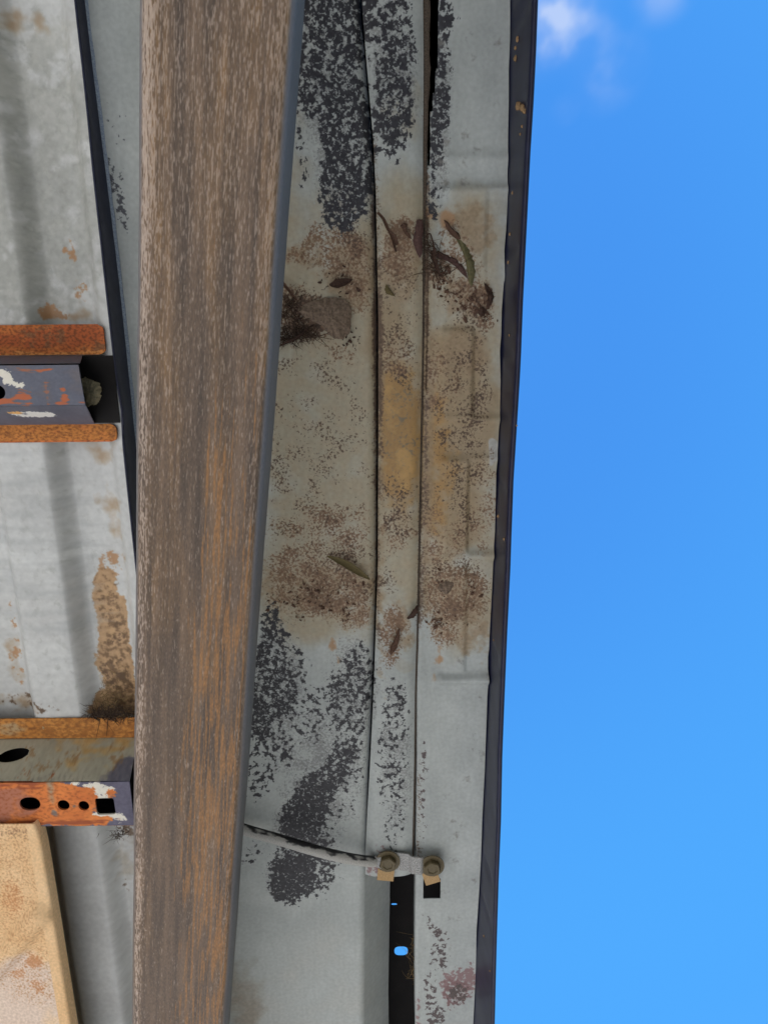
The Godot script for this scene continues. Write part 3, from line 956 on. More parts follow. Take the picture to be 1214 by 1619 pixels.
func grey_panel() -> void:
	var t := thing("painted_panel", "wide smooth grey steel roof panel with flaking black coat, between ribbed sheet and cover strip", "metal panel", Vector3(-0.15, lev(H_PANEL), -0.3))
	var e := edge(CL, H_PANEL)
	var x_l := pix(118, 0, H_RIDGE).x - 0.004
	var wob := FastNoiseLite.new()
	wob.seed = 3
	wob.frequency = 3.0
	var rows := []
	var uvs := []
	for z in zlist(Z_NEAR - 0.01, Z_FAR + 0.01, 0.012):
		var row := PackedVector3Array()
		var uv := PackedVector2Array()
		var low := smoothstep(pix(580, 1220, H_PANEL).z, pix(580, 1400, H_PANEL).z, z)
		var fr := lerpf(0.011, 0.012, low)
		var bend := lerpf(PI * 0.5, deg_to_rad(54.0), low)
		var xr := xat(e, z) - lerpf(0.0122, 0.009, low)
		for k in 25:
			var x := lerpf(x_l, xr, k / 24.0)
			var y := lev(H_PANEL) + wob.get_noise_2d(x * 2.0, z) * 0.0022 * smoothstep(1.0, 0.9, k / 24.0) - (H_PANEL - H_RIDGE - rise_at(z) - 0.002) * smoothstep(0.14, 0.0, x - x_l)
			row.append(Vector3(x, y, z))
		for k in range(1, 10):                          # rounded fold upwards
			var a := bend * k / 9.0
			row.append(Vector3(xr + fr * sin(a), lev(H_PANEL) + fr * (1.0 - cos(a)), z))
		var tip: Vector3 = row[row.size() - 1]
		row.append(tip + Vector3(cos(bend), sin(bend), 0) * 0.055)
		for v in row:
			uv.append(main_pic.uv(v))
		rows.append(row)
		uvs.append(uv)
	var st := begin()
	sheet(st, rows, uvs, Vector3(-0.0006, 0.0012, 0))
	obj("panel", st, M.panel, t)


func rise_at(z: float) -> float:
	return lerpf(0.030, 0.016, smoothstep(0.0, 0.30, z))


func cover_strip() -> void:
	var t := thing("cover_strip", "narrow flat grey cover strip with ochre stain, between the two wider grey panels", "metal strip", Vector3(0.02, lev(H_STRIP), -0.2))
	var el := edge(CL, H_STRIP)
	var er := edge(CR, H_STRIP)
	var z_end := pix(615, 1386, H_STRIP).z
	var rows := []
	var uvs := []
	for z in zlist(Z_NEAR - 0.02, z_end, 0.008):
		var row := PackedVector3Array()
		var uv := PackedVector2Array()
		var a := xat(el, z)
		var b := xat(er, z)
		for k in 13:
			var s := k / 12.0
			var y := lev(H_STRIP) + 0.0048 * pow(absf(s * 2.0 - 1.0), 4.0) + 0.0005 * sin(z * 23.0 + s * 4.0)
			row.append(Vector3(lerpf(a, b, s), y, z))
		for v in row:
			uv.append(main_pic.uv(v))
		rows.append(row)
		uvs.append(uv)
	var st := begin()
	sheet(st, rows, uvs, Vector3(0, 0.0016, 0))
	obj("strip", st, M.panel, t)
	# dry sealant bead squeezed out along the strip's outer edge
	var lip := edge([[680, 0], [680, 100], [678, 160], [675, 230], [673, 320], [671.5, 400], [670.5, 500], [669, 600], [667, 700], [665, 800], [663, 900], [661, 1000], [658, 1100], [657, 1200], [655, 1300], [653, 1390]], H_STRIP)
	rows = []
	uvs = []
	var rough := FastNoiseLite.new()
	rough.seed = 8
	rough.frequency = 40.0
	for z in zlist(Z_NEAR - 0.03, z_end + 0.002, 0.004):
		var row := PackedVector3Array()
		var uv := PackedVector2Array()
		var a := xat(er, z) + 0.0003
		var b := xat(lip, z) + 0.0005 * rough.get_noise_1d(z) + 0.0006
		for k in 5:
			var s := k / 4.0
			row.append(Vector3(lerpf(a, b, s), lev(H_STRIP) + 0.0062 - 0.0012 * sin(s * PI) + 0.001 * rough.get_noise_2d(z, s * 0.03), z))
			uv.append(Vector2(s, z))
		rows.append(row)
		uvs.append(uv)
	st = begin()
	sheet(st, rows, uvs, Vector3(0, 0.002, 0))
	obj("sealant_bead", st, M.seal, t)


func step_between(v: float, a: float, b: float, soft: float) -> float:
	return smoothstep(a - soft, a + soft, v) * (1.0 - smoothstep(b - soft, b + soft, v))


func edge_panel() -> void:
	var t := thing("edge_panel", "grey pressed steel panel with stepped embossing and dark navy folded edge against the sky", "metal panel", Vector3(0.09, lev(H_PANEL), -0.3))
	var el := edge(DL, H_PANEL)
	var er := edge(DR, H_PANEL)
	var zr := func(y: float) -> float: return pix(735, y, H_PANEL).z
	var xr := func(x: float, y: float) -> float: return pix(x, y, H_PANEL).x
	# pressed-in rectangles [x left, x right, z near, z far, depth] and ridges across
	var dents := [[xr.call(690, 590), xr.call(747, 590), zr.call(520), zr.call(661), -0.0036], [xr.call(690, 800), xr.call(739, 800), zr.call(728), zr.call(871), -0.0036], [xr.call(700, 360), xr.call(768, 360), zr.call(303), zr.call(425), -0.0016], [xr.call(695, 980), xr.call(736, 980), zr.call(890), zr.call(1060), -0.0022]]
	var ridges := [[zr.call(252), 0.006, 0.0030], [zr.call(301), 0.005, 0.0050], [zr.call(664), 0.0045, 0.0045], [zr.call(726), 0.0045, 0.0030], [zr.call(878), 0.0055, 0.0060], [zr.call(1072), 0.0065, 0.0080]]
	var hole_a := pix(669, 1389, H_PANEL)
	var hole_b := pix(696, 1420, H_PANEL)
	var wob := FastNoiseLite.new()
	wob.seed = 14
	wob.frequency = 6.0
	var shape := func(x: float, z: float) -> float:
		var y := wob.get_noise_2d(x * 1.5, z) * 0.0016
		for d in dents:
			y += d[4] * step_between(x, d[0] + 0.004, d[1], 0.0014 + 0.004 * smoothstep(d[1], d[0], x)) * step_between(z, d[3], d[2], 0.0024)
		for r in ridges:
			y -= r[2] * exp(-pow((z - r[0]) / r[1], 2.0)) * smoothstep(0.052, 0.066, x)
		return y
	var zs := zlist(Z_NEAR - 0.01, 0.30, 0.02)
	for z in zlist(0.30, -0.70, 0.0026):
		zs.append(z)
	for z in zlist(hole_a.z, hole_b.z, 0.003):
		zs.append(z)
	for z in zlist(-0.705, -0.95, 0.005):
		zs.append(z)
	for z in zlist(-0.95, Z_FAR + 0.01, 0.02):
		zs.append(z)
	var zz := Array(zs)
	zz.sort()
	zz.reverse()
	var rows := []
	var uvs := []
	var last := 99.0
	for z in zz:
		if last - z < 0.0006 and absf(z - hole_a.z) > 1e-6 and absf(z - hole_b.z) > 1e-6:
			continue
		last = z
		var row := PackedVector3Array()
		var uv := PackedVector2Array()
		var a := xat(el, z)
		var b := xat(er, z)
		row.append(Vector3(a, lev(H_PANEL + 0.030), z))
		for k in 4:
			var q := PI * 0.5 * k / 4.0
			row.append(Vector3(a + 0.004 * (1.0 - cos(q)), lev(H_PANEL) + 0.004 * (1.0 - sin(q)), z))
		a += 0.004
		# columns: fixed ones at the hole's sides
		var stops := [a, hole_a.x, hole_b.x, b]
		var counts := [3, 10, 24]
		for s in 3:
			for k in counts[s]:
				var x := lerpf(stops[s], stops[s + 1], float(k) / counts[s])
				row.append(Vector3(x, lev(H_PANEL) + shape.call(x, z) * smoothstep(a, a + 0.008, x), z))
		row.append(Vector3(b, lev(H_PANEL) + shape.call(b, z), z))
		for v in row:
			uv.append(main_pic.uv(v))
		rows.append(row)
		uvs.append(uv)
	var keep := func(m: Vector3) -> bool:
		return not (m.x > hole_a.x and m.x < hole_b.x and m.z < hole_a.z and m.z > hole_b.z and m.y < lev(H_PANEL + 0.01))
	var st := begin()
	sheet(st, rows, uvs, Vector3(0, 0.0012, 0), keep)
	obj("panel", st, M.panel, t)

	# folded edge: flange above the panel, face hanging down, rolled lip, outer face back up
	var es := edge(SKYLINE, 0.69)
	var dn := FastNoiseLite.new()
	dn.seed = 21
	dn.frequency = 9.0
	var dings := []
	for d in [[826, 22, 9, 0.003], [822, 170, 8, 0.002], [807, 397, 8, 0.0035], [803, 562, 9, 0.0025], [803, 575, 7, -0.002], [795, 660, 9, 0.002], [793, 770, 7, 0.0015], [786, 1035, 8, 0.002], [774, 1375, 7, 0.002], [771, 1440, 7, 0.002]]:
		dings.append([pix(d[0], d[1], 0.72).z, d[3]])
	rows = []
	uvs = []
	var dr_smooth := edge([[806, 0], [803, 210], [800, 360], [795, 470], [791, 600], [786, 740], [781, 860], [776, 960], [772, 1080], [766, 1220], [760, 1360], [752, 1500], [748, 1619]], H_PANEL)
	for z in zlist(Z_NEAR - 0.004, Z_FAR + 0.004, 0.006):
		var row := PackedVector3Array()
		var uv := PackedVector2Array()
		var xe := xat(dr_smooth, z)
		var xb := xat(es, z)
		var dent := dn.get_noise_1d(z) * 0.0012
		for d in dings:
			dent += d[1] * exp(-pow((z - d[0]) / 0.006, 2.0))
		row.append(Vector3(xe - 0.020, lev(H_PANEL + 0.0062), z))
		row.append(Vector3(xe - 0.006, lev(H_PANEL + 0.0055), z))
		row.append(Vector3(xe - 0.001, lev(H_PANEL + 0.0040), z))
		row.append(Vector3(xe + 0.0012, lev(H_PANEL), z))
		for k in range(1, 7):                           # inner face
			var s := k / 6.0
			row.append(Vector3(lerpf(xe + 0.0012, xb - 0.0058, s) + dent * sin(s * PI), lev(lerpf(H_PANEL, 0.6945, s)), z))
		for k in range(1, 6):                           # lip
			var a := PI * k / 6.0
			row.append(Vector3(xb - 0.0029 - 0.0029 * cos(a), lev(0.6945) - 0.0042 * sin(a), z))
		row.append(Vector3(xb, lev(0.6945), z))
		row.append(Vector3(xb - 0.001, lev(0.74), z))
		row.append(Vector3(xb - 0.002, lev(H_SKIN), z))
		for k in row.size():
			uv.append(Vector2(k / 10.0, z * 3.0))
		rows.append(row)
		uvs.append(uv)
	st = begin()
	sheet(st, rows, uvs, Vector3.ZERO)
	var fo := obj("folded_edge", st, M.navy, t)
	fo.set_meta("label", "dark navy folded edge with dents and specks of mud")
	# mud specks on the fold
	var specks := begin()
	for s in [[818, 62, 3], [815, 76, 2.6], [815, 92, 3.5], [820, 168, 5], [826, 170, 4], [829, 176, 3], [825, 200, 2], [822, 212, 1.6], [810, 305, 2], [806, 370, 2.4], [803, 415, 2.2], [805, 530, 1.6], [815, 673, 2.6], [788, 816, 3], [797, 852, 2.2], [780, 1012, 1.5], [765, 1480, 2.2], [774, 1535, 1.4]]:
		var z := pix(s[0], s[1], 0.715).z
		var hgt := 0.745
		var xe := xat(dr_smooth, z)
		var xb := xat(es, z)
		# height on the sloping face where this direction meets it
		for it in 24:
			var w := pix(s[0], s[1], hgt)
			var f := lerpf(xe + 0.0012, xb - 0.0058, (H_PANEL - hgt) / (H_PANEL - 0.6945))
			if w.x < f:
				break
			hgt -= 0.0022
		var c := pix(s[0], s[1], hgt)
		blob(specks, c, s[2] * 0.0006, int(s[1]))
	obj("mud_speck", specks, M.mud, fo).set_meta("kind", "stuff")


func blob(st: SurfaceTool, c: Vector3, r: float, seed_: int) -> void:
	var q := RandomNumberGenerator.new()
	q.seed = seed_
	var rows := []
	var uvs := []
	for i in 6:
		var row := PackedVector3Array()
		var uv := PackedVector2Array()
		var th := PI * i / 5.0
		var first := Vector3.ZERO
		for k in 8:
			var a := TAU * k / 8.0
			var rr := r * q.randf_range(0.75, 1.3)
			var v := c + Vector3(sin(th) * cos(a), cos(th), sin(th) * sin(a) * 1.3) * rr
			if k == 0:
				first = v
			row.append(v)
			uv.append(Vector2(k / 7.0, i / 5.0))
		row.append(first)
		uv.append(Vector2(1, i / 5.0))
		rows.append(row)
		uvs.append(uv)
	sheet(st, rows, uvs, Vector3.ZERO)


func ribbed_sheet() -> void:
	var t := thing("ribbed_sheet", "galvanised steel roof sheet with broad ribs and a navy folded edge, above the rusty crossbars", "roof sheet", Vector3(-0.6, lev(H_RIDGE), -0.3))
	var xe := pix(118, 0, H_RIDGE).x
	var prof := []                                     # [distance from the edge, height above the ridge]
	var period := 0.122
	var deep := 0.021
	prof.append([0.0, 0.0])
	prof.append([0.004, 0.0008])
	for k in range(1, 5):
		prof.append([0.004 + 0.019 * k / 5.0, deep * smoothstep(0.0, 1.0, k / 5.0)])
	var d0 := 0.023
	for rib in 6:
		var b := d0 + rib * period
		for k in 5:
			prof.append([b + 0.038 * k / 5.0, deep])
		for k in 7:
			prof.append([b + 0.038 + 0.020 * k / 7.0, deep * (1.0 - smoothstep(0.0, 1.0, k / 7.0))])
		for k in 5:
			prof.append([b + 0.058 + 0.044 * k / 5.0, 0.0006 * sin(k * 1.3)])
		for k in 7:
			prof.append([b + 0.102 + 0.020 * k / 7.0, deep * smoothstep(0.0, 1.0, k / 7.0)])
	prof.reverse()
	var wob := FastNoiseLite.new()
	wob.seed = 40
	wob.frequency = 4.0
	var rows := []
	var uvs := []
	for z in zlist(Z_NEAR - 0.006, Z_FAR + 0.006, 0.022):
		var row := PackedVector3Array()
		var uv := PackedVector2Array()
		var kink := 0.0022 * exp(-pow((z - pix(190, 650, H_RIDGE).z) / 0.02, 2.0)) + 0.001 * wob.get_noise_1d(z)
		for p in prof:
			var x: float = xe - p[0] + (kink if p[0] < 0.01 else 0.0)
			var v := Vector3(x, lev(H_RIDGE) + p[1] + wob.get_noise_2d(x, z) * 0.0014, z)
			row.append(v)
			uv.append(sheet_pic.uv(v))
		rows.append(row)
		uvs.append(uv)
	var st := begin()
	sheet(st, rows, uvs, Vector3(0, 0.0009, 0))
	obj("sheet", st, M.sheet, t)
	# folded edge rising to the smooth panel
	rows = []
	uvs = []
	var scr := []
	var scu := []
	for z in zlist(Z_NEAR - 0.006, Z_FAR + 0.006, 0.012):
		var kink := 0.0022 * exp(-pow((z - pix(190, 650, H_RIDGE).z) / 0.02, 2.0)) + 0.001 * wob.get_noise_1d(z)
		var rise := rise_at(z)
		var top := H_RIDGE + rise
		var row := PackedVector3Array()
		var uv := PackedVector2Array()
		row.append(Vector3(xe + kink + 0.0002, lev(H_RIDGE + -0.0012), z))
		row.append(Vector3(xe + kink + 0.0016, lev(H_RIDGE + -0.0018), z))
		row.append(Vector3(xe + kink + 0.0022, lev(H_RIDGE + 0.0006), z))
		row.append(Vector3(xe + kink + 0.0018, lev(H_RIDGE + 0.0080), z))
		row.append(Vector3(xe + 0.0030, lev(top), z))
		for k in row.size():
			uv.append(Vector2(k * 0.2, z * 4.0))
		rows.append(row)
		uvs.append(uv)
		scr.append(PackedVector3Array([Vector3(xe + 0.0031, lev(top - 0.0004), z), Vector3(xe + 0.0042, lev(top + 0.0009), z), Vector3(xe + 0.0056 + 0.0012 * wob.get_noise_2d(z * 30.0, 5.0), lev(top + 0.0011), z)]))
		scu.append(PackedVector2Array([Vector2(0, z), Vector2(0.5, z), Vector2(1, z)]))
	st = begin()
	sheet(st, rows, uvs, Vector3(0.0, 0.0, 0.0))
	var fe := obj("folded_edge", st, M.navy_worn, t)
	fe.set_meta("label", "navy painted folded edge, scuffed to pale blue along its rim")
	st = begin()
	sheet(st, scr, scu, Vector3(0, 0.001, 0))
	obj("scuffed_rim", st, M.scuff, fe)


# ---------------------------------------------------------------- hat-section crossbars
func strip_face(st: SurfaceTool, xa: float, xb: float, a: Vector2, b: Vector2, pic: Picture, n := 24, xa2 := INF, xb2 := INF) -> void:
	# a face between two lines along x; a and b are (z, y) of its long edges; x ends may differ on the second line
	var rows := []
	var uvs := []
	if xa2 == INF: xa2 = xa
	if xb2 == INF: xb2 = xb
	for r in 2:
		var row := PackedVector3Array()
		var uv := PackedVector2Array()
		for k in n + 1:
			var s := float(k) / n
			var v := Vector3(lerpf(xa, xb, s), a.y, a.x) if r == 0 else Vector3(lerpf(xa2, xb2, s), b.y, b.x)
			row.append(v)
			uv.append(pic.uv(v))
		rows.append(row)
		uvs.append(uv)
	sheet(st, rows, uvs, Vector3(0, 0.0018, 0))


func crossbars() -> void:
	# --- first bar
	var x_l := -1.06
	var t := thing("rusty_crossbar", "steel crossbar with navy crown, orange rusty flanges and a leaf in its open end", "crossbar", Vector3(-0.5, lev(H_CROWN), pix(0, 605, H_CROWN).z))
	var pf: Picture = bar_pics[0]
	var pc: Picture = bar_pics[1]
	var yf := lev(H_FLANGE)
	var yc := lev(H_CROWN)
	var xf1 := pix(166, 535, H_FLANGE).x
	var xf2 := pix(185, 680, H_FLANGE).x
	var za := pix(100, 513, H_FLANGE).z
	var zb := pix(100, 561, H_FLANGE).z
	var zc := pix(100, 577, H_CROWN).z
	var zd := pix(100, 641, H_CROWN).z
	var ze := pix(100, 671, H_FLANGE).z
	var zf := pix(100, 699, H_FLANGE).z
	var st := begin()
	rounded_flange(st, x_l, xf1, za, zb, yf, pf, 0.006)
	obj("flange", st, M.bar_flange, t)
	st = begin()
	rounded_flange(st, x_l, xf2, ze, zf, yf, pf, 0.006)
	obj("flange", st, M.bar_flange, t)
	var xc1 := pix(124, 577, H_CROWN).x
	var xc2 := pix(135, 641, H_CROWN).x
	var xc3 := pix(150, 671, H_FLANGE).x
	st = begin()
	strip_face(st, x_l, pix(130, 563, H_FLANGE - 0.004).x, Vector2(zb - 0.0004, yf - 0.004), Vector2(zc + 0.001, yc + 0.003), pf, 24, x_l, xc1)
	obj("web", st, M.bar_crown, t)
	st = begin()
	# crown with a round hole cut by the picture's edge
	var hc := pix(-2, 620, H_CROWN)
	var hr := 0.0062
	var ccell := hc.x + 0.02
	hole_cell(st, hc.x - 0.02, ccell, zc, zd, yc, hc, hr, hr, 2.0, 0.0, pc.uv)
	strip_face(st, x_l, hc.x - 0.02, Vector2(zc, yc), Vector2(zd, yc), pc, 8)
	strip_face(st, ccell, xc1, Vector2(zc, yc), Vector2(zd, yc), pc, 12, ccell, xc2)
	obj("crown", st, M.bar_crown, t)
	st = begin()
	strip_face(st, x_l, xc2, Vector2(zd - 0.0003, yc + 0.0006), Vector2(ze, yf - 0.0004), pc, 24, x_l, xc3)
	obj("web", st, M.bar_crown, t)

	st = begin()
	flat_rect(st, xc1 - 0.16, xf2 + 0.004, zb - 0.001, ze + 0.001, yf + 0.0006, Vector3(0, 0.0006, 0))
	obj("added_dark_plate", st, M.inside, t)  # added dark plate standing in for shade in the open end

	# --- second bar
	var u := thing("rusty_crossbar", "hat-section steel crossbar with oval, round and square holes, orange crown and tan flange", "crossbar", Vector3(-0.5, lev(H_CROWN), pix(0, 1270, H_CROWN).z))
	var p2: Picture = bar_pics[2]
	var p3: Picture = bar_pics[3]
	var p4: Picture = bar_pics[4]
	var x_end := pix(209, 1270, H_CROWN).x
	var x_endf := pix(222, 1150, H_FLANGE).x
	var wa := pix(100, 1136, H_FLANGE).z
	var wb := pix(100, 1167, H_FLANGE).z
	var wc := pix(100, 1237, H_CROWN).z
	var wd := pix(100, 1306, H_CROWN).z
	st = begin()
	rounded_flange(st, x_l, x_endf, wa, wb, yf, p2, 0.001)
	obj("flange", st, M.bar2_flange, u)
	st = begin()
	blob(st, Vector3(pix(70, 1150, H_FLANGE).x, yf - 0.0003, pix(70, 1150, H_FLANGE).z), 0.0016, 5)
	obj("rivet", st, M.tab, u)
	# web with a slanting oval hole
	var wslope := func(p: Vector3) -> Vector3:
		var s := (p.z - wb) / (wc - wb)
		return Vector3(p.x, lerpf(yf - 0.0004, yc + 0.0008, s), p.z)
	var hz := lerpf(wb, wc, 0.40)
	var hx := pix(21, 1197, H_FLANGE - 0.022).x
	st = begin()
	hole_cell(st, hx - 0.035, hx + 0.035, wb - 0.0005, wc + 0.0005, 0.0, Vector3(hx, 0, hz), 0.0165, 0.0030, 2.0, 0.06, p3.uv, Vector3(0, 0.0018, 0), wslope)
	strip_face(st, x_l, hx - 0.035, Vector2(wb - 0.0005, yf - 0.0004), Vector2(wc + 0.0005, yc + 0.0008), p3, 8)
	strip_face(st, hx + 0.035, x_endf - 0.004, Vector2(wb - 0.0005, yf - 0.0004), Vector2(wc + 0.0005, yc + 0.0008), p3, 12, hx + 0.035, x_end)
	obj("web", st, M.bar2_web, u)
	# crown with its row of holes
	st = begin()
	var cells := [[48, 1271, 16.5, 10.5, 2.2, 0.08], [101, 1273, 9.5, 8.0, 2.0, 0.0], [133, 1274, 8.5, 7.5, 2.0, 0.0], [167, 1275, 15.0, 13.0, 9.0, 0.03]]
	var cuts := [pix(8, 1271, H_CROWN).x, pix(78, 1271, H_CROWN).x, pix(117, 1271, H_CROWN).x, pix(147, 1271, H_CROWN).x, pix(190, 1271, H_CROWN).x]
	strip_face(st, x_l, cuts[0], Vector2(wc, yc), Vector2(wd, yc), p4, 8)
	for k in 4:
		var c: Vector3 = pix(cells[k][0], cells[k][1], H_CROWN)
		var rx: float = pix(cells[k][0] + cells[k][2], cells[k][1], H_CROWN).x - c.x
		var rz: float = absf(pix(cells[k][0], cells[k][1] + cells[k][3], H_CROWN).z - c.z)
		hole_cell(st, cuts[k], cuts[k + 1], wc, wd, yc, Vector3(c.x, yc, c.z), rx, rz, cells[k][4], cells[k][5], p4.uv, Vector3(0, 0.0022, 0))
	strip_face(st, cuts[4], x_end, Vector2(wc, yc), Vector2(wd, yc), p4, 4)
	obj("crown", st, M.bar2_crown, u)
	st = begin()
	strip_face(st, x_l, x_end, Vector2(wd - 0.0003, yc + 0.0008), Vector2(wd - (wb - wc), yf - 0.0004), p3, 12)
	obj("web", st, M.inside, u)  # far web coloured near-black, shade as seen through the holes
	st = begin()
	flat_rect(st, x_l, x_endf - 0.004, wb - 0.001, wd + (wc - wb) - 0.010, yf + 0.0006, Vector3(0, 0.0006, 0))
	obj("added_dark_plate", st, M.inside, u)  # added dark plate so the hollow behind the holes looks unlit
	st = begin()
	rounded_flange(st, x_l, x_endf, wd - (wb - wc) - 0.0005, wd - (wb - wc) - 0.026, yf, p2, 0.001)
	obj("flange", st, M.bar2_flange, u)


func rounded_flange(st: SurfaceTool, xa: float, xb: float, za: float, zb: float, y: float, pic: Picture, r: float) -> void:
	var rows := []
	var uvs := []
	var n := 10
	for k in n + 1:
		var s := float(k) / n
		var z := lerpf(za, zb, s)
		var row := PackedVector3Array()
		var uv := PackedVector2Array()
		var d := minf(absf(z - za), absf(z - zb))
		var cut := 0.0 if d > r else r - sqrt(maxf(0.0, r * r - (r - d) * (r - d)))
		for j in 13:
			var q := j / 12.0
			var v := Vector3(lerpf(xa, xb - cut, q), y - 0.0010 * sin(s * PI), z)
			row.append(v)
			uv.append(pic.uv(v))
		rows.append(row)
		uvs.append(uv)
	sheet(st, rows, uvs, Vector3(0, 0.0016, 0))


func tan_panel() -> void:
	var t := thing("tan_panel", "sandy tan rusted steel plate with diagonal crease and turned-up edge, hung below the holed crossbar", "metal plate", Vector3(-0.6, lev(H_TAN), -0.6))
	var z0 := pix(40, 1303, H_TAN).z
	var xe := (pix(66, 1310, H_TAN).x + pix(107, 1610, H_TAN).x) * 0.5
	var a := pix(-30, 1535, H_TAN)
	var b := pix(64, 1420, H_TAN)
	var along := Vector2(b.x - a.x, b.z - a.z)
	var len := along.length()
	along = along.normalized()
	var rows := []
	var uvs := []
	for z in zlist(z0, z0 - 0.70, 0.005):
		var row := PackedVector3Array()
		var uv := PackedVector2Array()
		var xz := xe - 0.004 * exp(-absf(z - z0) / 0.012)
		for k in 111:
			var s := k / 110.0
			var x := lerpf(xe - 0.42, xz - 0.003, pow(s, 0.55))
			var q := Vector2(x - a.x, z - a.z)
			var m := q.dot(along)
			var n := q.x * along.y - q.y * along.x
			var y := 0.0
			if m < len:
				y = -0.0070 * (smoothstep(-0.0035, 0.0035, n) - smoothstep(0.016, 0.028, n)) * (1.0 - smoothstep(len - 0.02, len, m))
			row.append(Vector3(x, lev(H_TAN) + y, z))
		row.append(Vector3(xz - 0.001, lev(H_TAN) + 0.0006, z))
		row.append(Vector3(xz, lev(H_TAN) + 0.0024, z))
		row.append(Vector3(xz + 0.0020, lev(H_TAN) + 0.012, z))
		for v in row:
			uv.append(tan_pic.uv(v + Vector3((v.y - lev(H_TAN)) if v.x > xz - 0.002 else 0.0, 0, 0)))
		rows.append(row)
		uvs.append(uv)
	var st := begin()
	sheet(st, rows, uvs, Vector3(-0.0012, 0.0014, 0))
	obj("plate", st, M.tan, t)


func beam() -> void:
	var t := thing("steel_beam", "brown scuffed rectangular steel tube beam with worn edges and ochre rust streaks", "beam", Vector3(-0.2, lev(0.56), -0.3))
	var h0 := 0.525
	var h1 := 0.595
	var bl0 := pix(216, 0, h0)
	var br0 := pix(466, 0, h0)
	var bl1 := pix(206, 1619, h1)
	var br1 := pix(356, 1619, h1)
	var c0 := (bl0 + br0) * 0.5
	var c1 := (bl1 + br1) * 0.5
	var w0 := br0.x - bl0.x
	var w1 := br1.x - bl1.x
	var z0 := 0.80
	var z1 := z0 - beam_len
	var wob := FastNoiseLite.new()
	wob.seed = 50
	wob.frequency = 3.0
	var rows := []
	var uvs := []
	var rad := 0.0085
	for z in zlist(z0, z1, 0.02):
		var s := (z - c0.z) / (c1.z - c0.z)
		var cx := lerpf(c0.x, c1.x, s)
		var cy := lerpf(c0.y, c1.y, s)
		var hw := lerpf(w0, w1, clampf(s, 0, 1)) * 0.5 + wob.get_noise_1d(z * 2.0) * 0.0006
		var hh := lerpf(0.052, 0.040, clampf(s, 0, 1))
		var row := PackedVector3Array()
		var uv := PackedVector2Array()
		# outline from the top left, down the left side, along the bottom, up the right side; u = 0.25 and 0.75 at the bottom corners
		var o := []
		o.append([-hw + 0.004, hh, 0.0])
		o.append([-hw, hh - 0.004, 0.03])
		o.append([-hw, rad, 0.20])
		for k in range(1, 7):
			var q := PI * 0.5 * k / 6.0
			o.append([-hw + rad * (1.0 - cos(q)), rad * (1.0 - sin(q)), 0.20 + 0.08 * k / 6.0])
		for k in range(1, 8):
			var q := k / 8.0
			o.append([lerpf(-hw + rad, hw - rad, q), 0.0, lerpf(0.28, 0.72, q)])
		for k in range(0, 7):
			var q := PI * 0.5 * k / 6.0
			o.append([hw - rad + rad * sin(q), rad * (1.0 - cos(q)), 0.72 + 0.08 * k / 6.0])
		o.append([hw, hh - 0.004, 0.97])
		o.append([hw - 0.004, hh, 1.0])
		o.append([-hw + 0.004, hh, 1.0])
		for k in o:
			row.append(Vector3(cx + k[0], cy + k[1], z))
			uv.append(Vector2(k[2], (z0 - z) / beam_len))
		rows.append(row)
		uvs.append(uv)
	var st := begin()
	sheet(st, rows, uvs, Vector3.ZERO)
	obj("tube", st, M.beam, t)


# ---------------------------------------------------------------- fittings
func hex_bolt(parent: Node3D, c: Vector3, turn: float) -> void:
	# washer, hexagonal head with chamfer; axis vertical, head looking down
	var st := begin()
	var prof := [[0.0, 0.0], [0.0140, 0.0], [0.0152, 0.0008], [0.0152, 0.0022], [0.0, 0.0026]]
	lathe(st, c, prof, 28)
	var washer := obj("washer", st, M.zinc_bolt, parent)
	st = begin()
	var r := 0.0108
	var y0 := c.y - 0.0002
	var y1 := c.y - 0.0062
	var rings := [[r, y0], [r, y1 + 0.0012], [r * 0.90, y1], [r * 0.62, y1 + 0.0002], [r * 0.54, y1 + 0.0012], [0.0, y1 + 0.0012]]
	st.set_smooth_group(-1)
	for i in rings.size() - 1:
		for k in 6:
			var a0 := turn + TAU * k / 6.0
			var a1 := turn + TAU * (k + 1) / 6.0
			var p := [Vector3(c.x + rings[i][0] * cos(a0), rings[i][1], c.z + rings[i][0] * sin(a0)), Vector3(c.x + rings[i][0] * cos(a1), rings[i][1], c.z + rings[i][0] * sin(a1)), Vector3(c.x + rings[i + 1][0] * cos(a1), rings[i + 1][1], c.z + rings[i + 1][0] * sin(a1)), Vector3(c.x + rings[i + 1][0] * cos(a0), rings[i + 1][1], c.z + rings[i + 1][0] * sin(a0))]
			tri_quad(st, p[0], p[1], p[2], p[3], Vector2(0, 0), Vector2(1, 0), Vector2(1, 1), Vector2(0, 1))
	obj("bolt_head", st, M.zinc_bolt, parent)


func lathe(st: SurfaceTool, c: Vector3, prof: Array, n: int) -> void:   # prof: [radius, height below c]
	st.set_smooth_group(-1)
	for i in prof.size() - 1:
		for k in n:
			var a0 := TAU * k / n
			var a1 := TAU * (k + 1) / n
			var p := []
			for q in [[i, a0], [i, a1], [i + 1, a1], [i + 1, a0]]:
				p.append(c + Vector3(prof[q[0]][0] * cos(q[1]), -prof[q[0]][1] + 0.0026, prof[q[0]][0] * sin(q[1])))
			tri_quad(st, p[0], p[3], p[2], p[1], Vector2(0, 0), Vector2(0, 1), Vector2(1, 1), Vector2(1, 0))


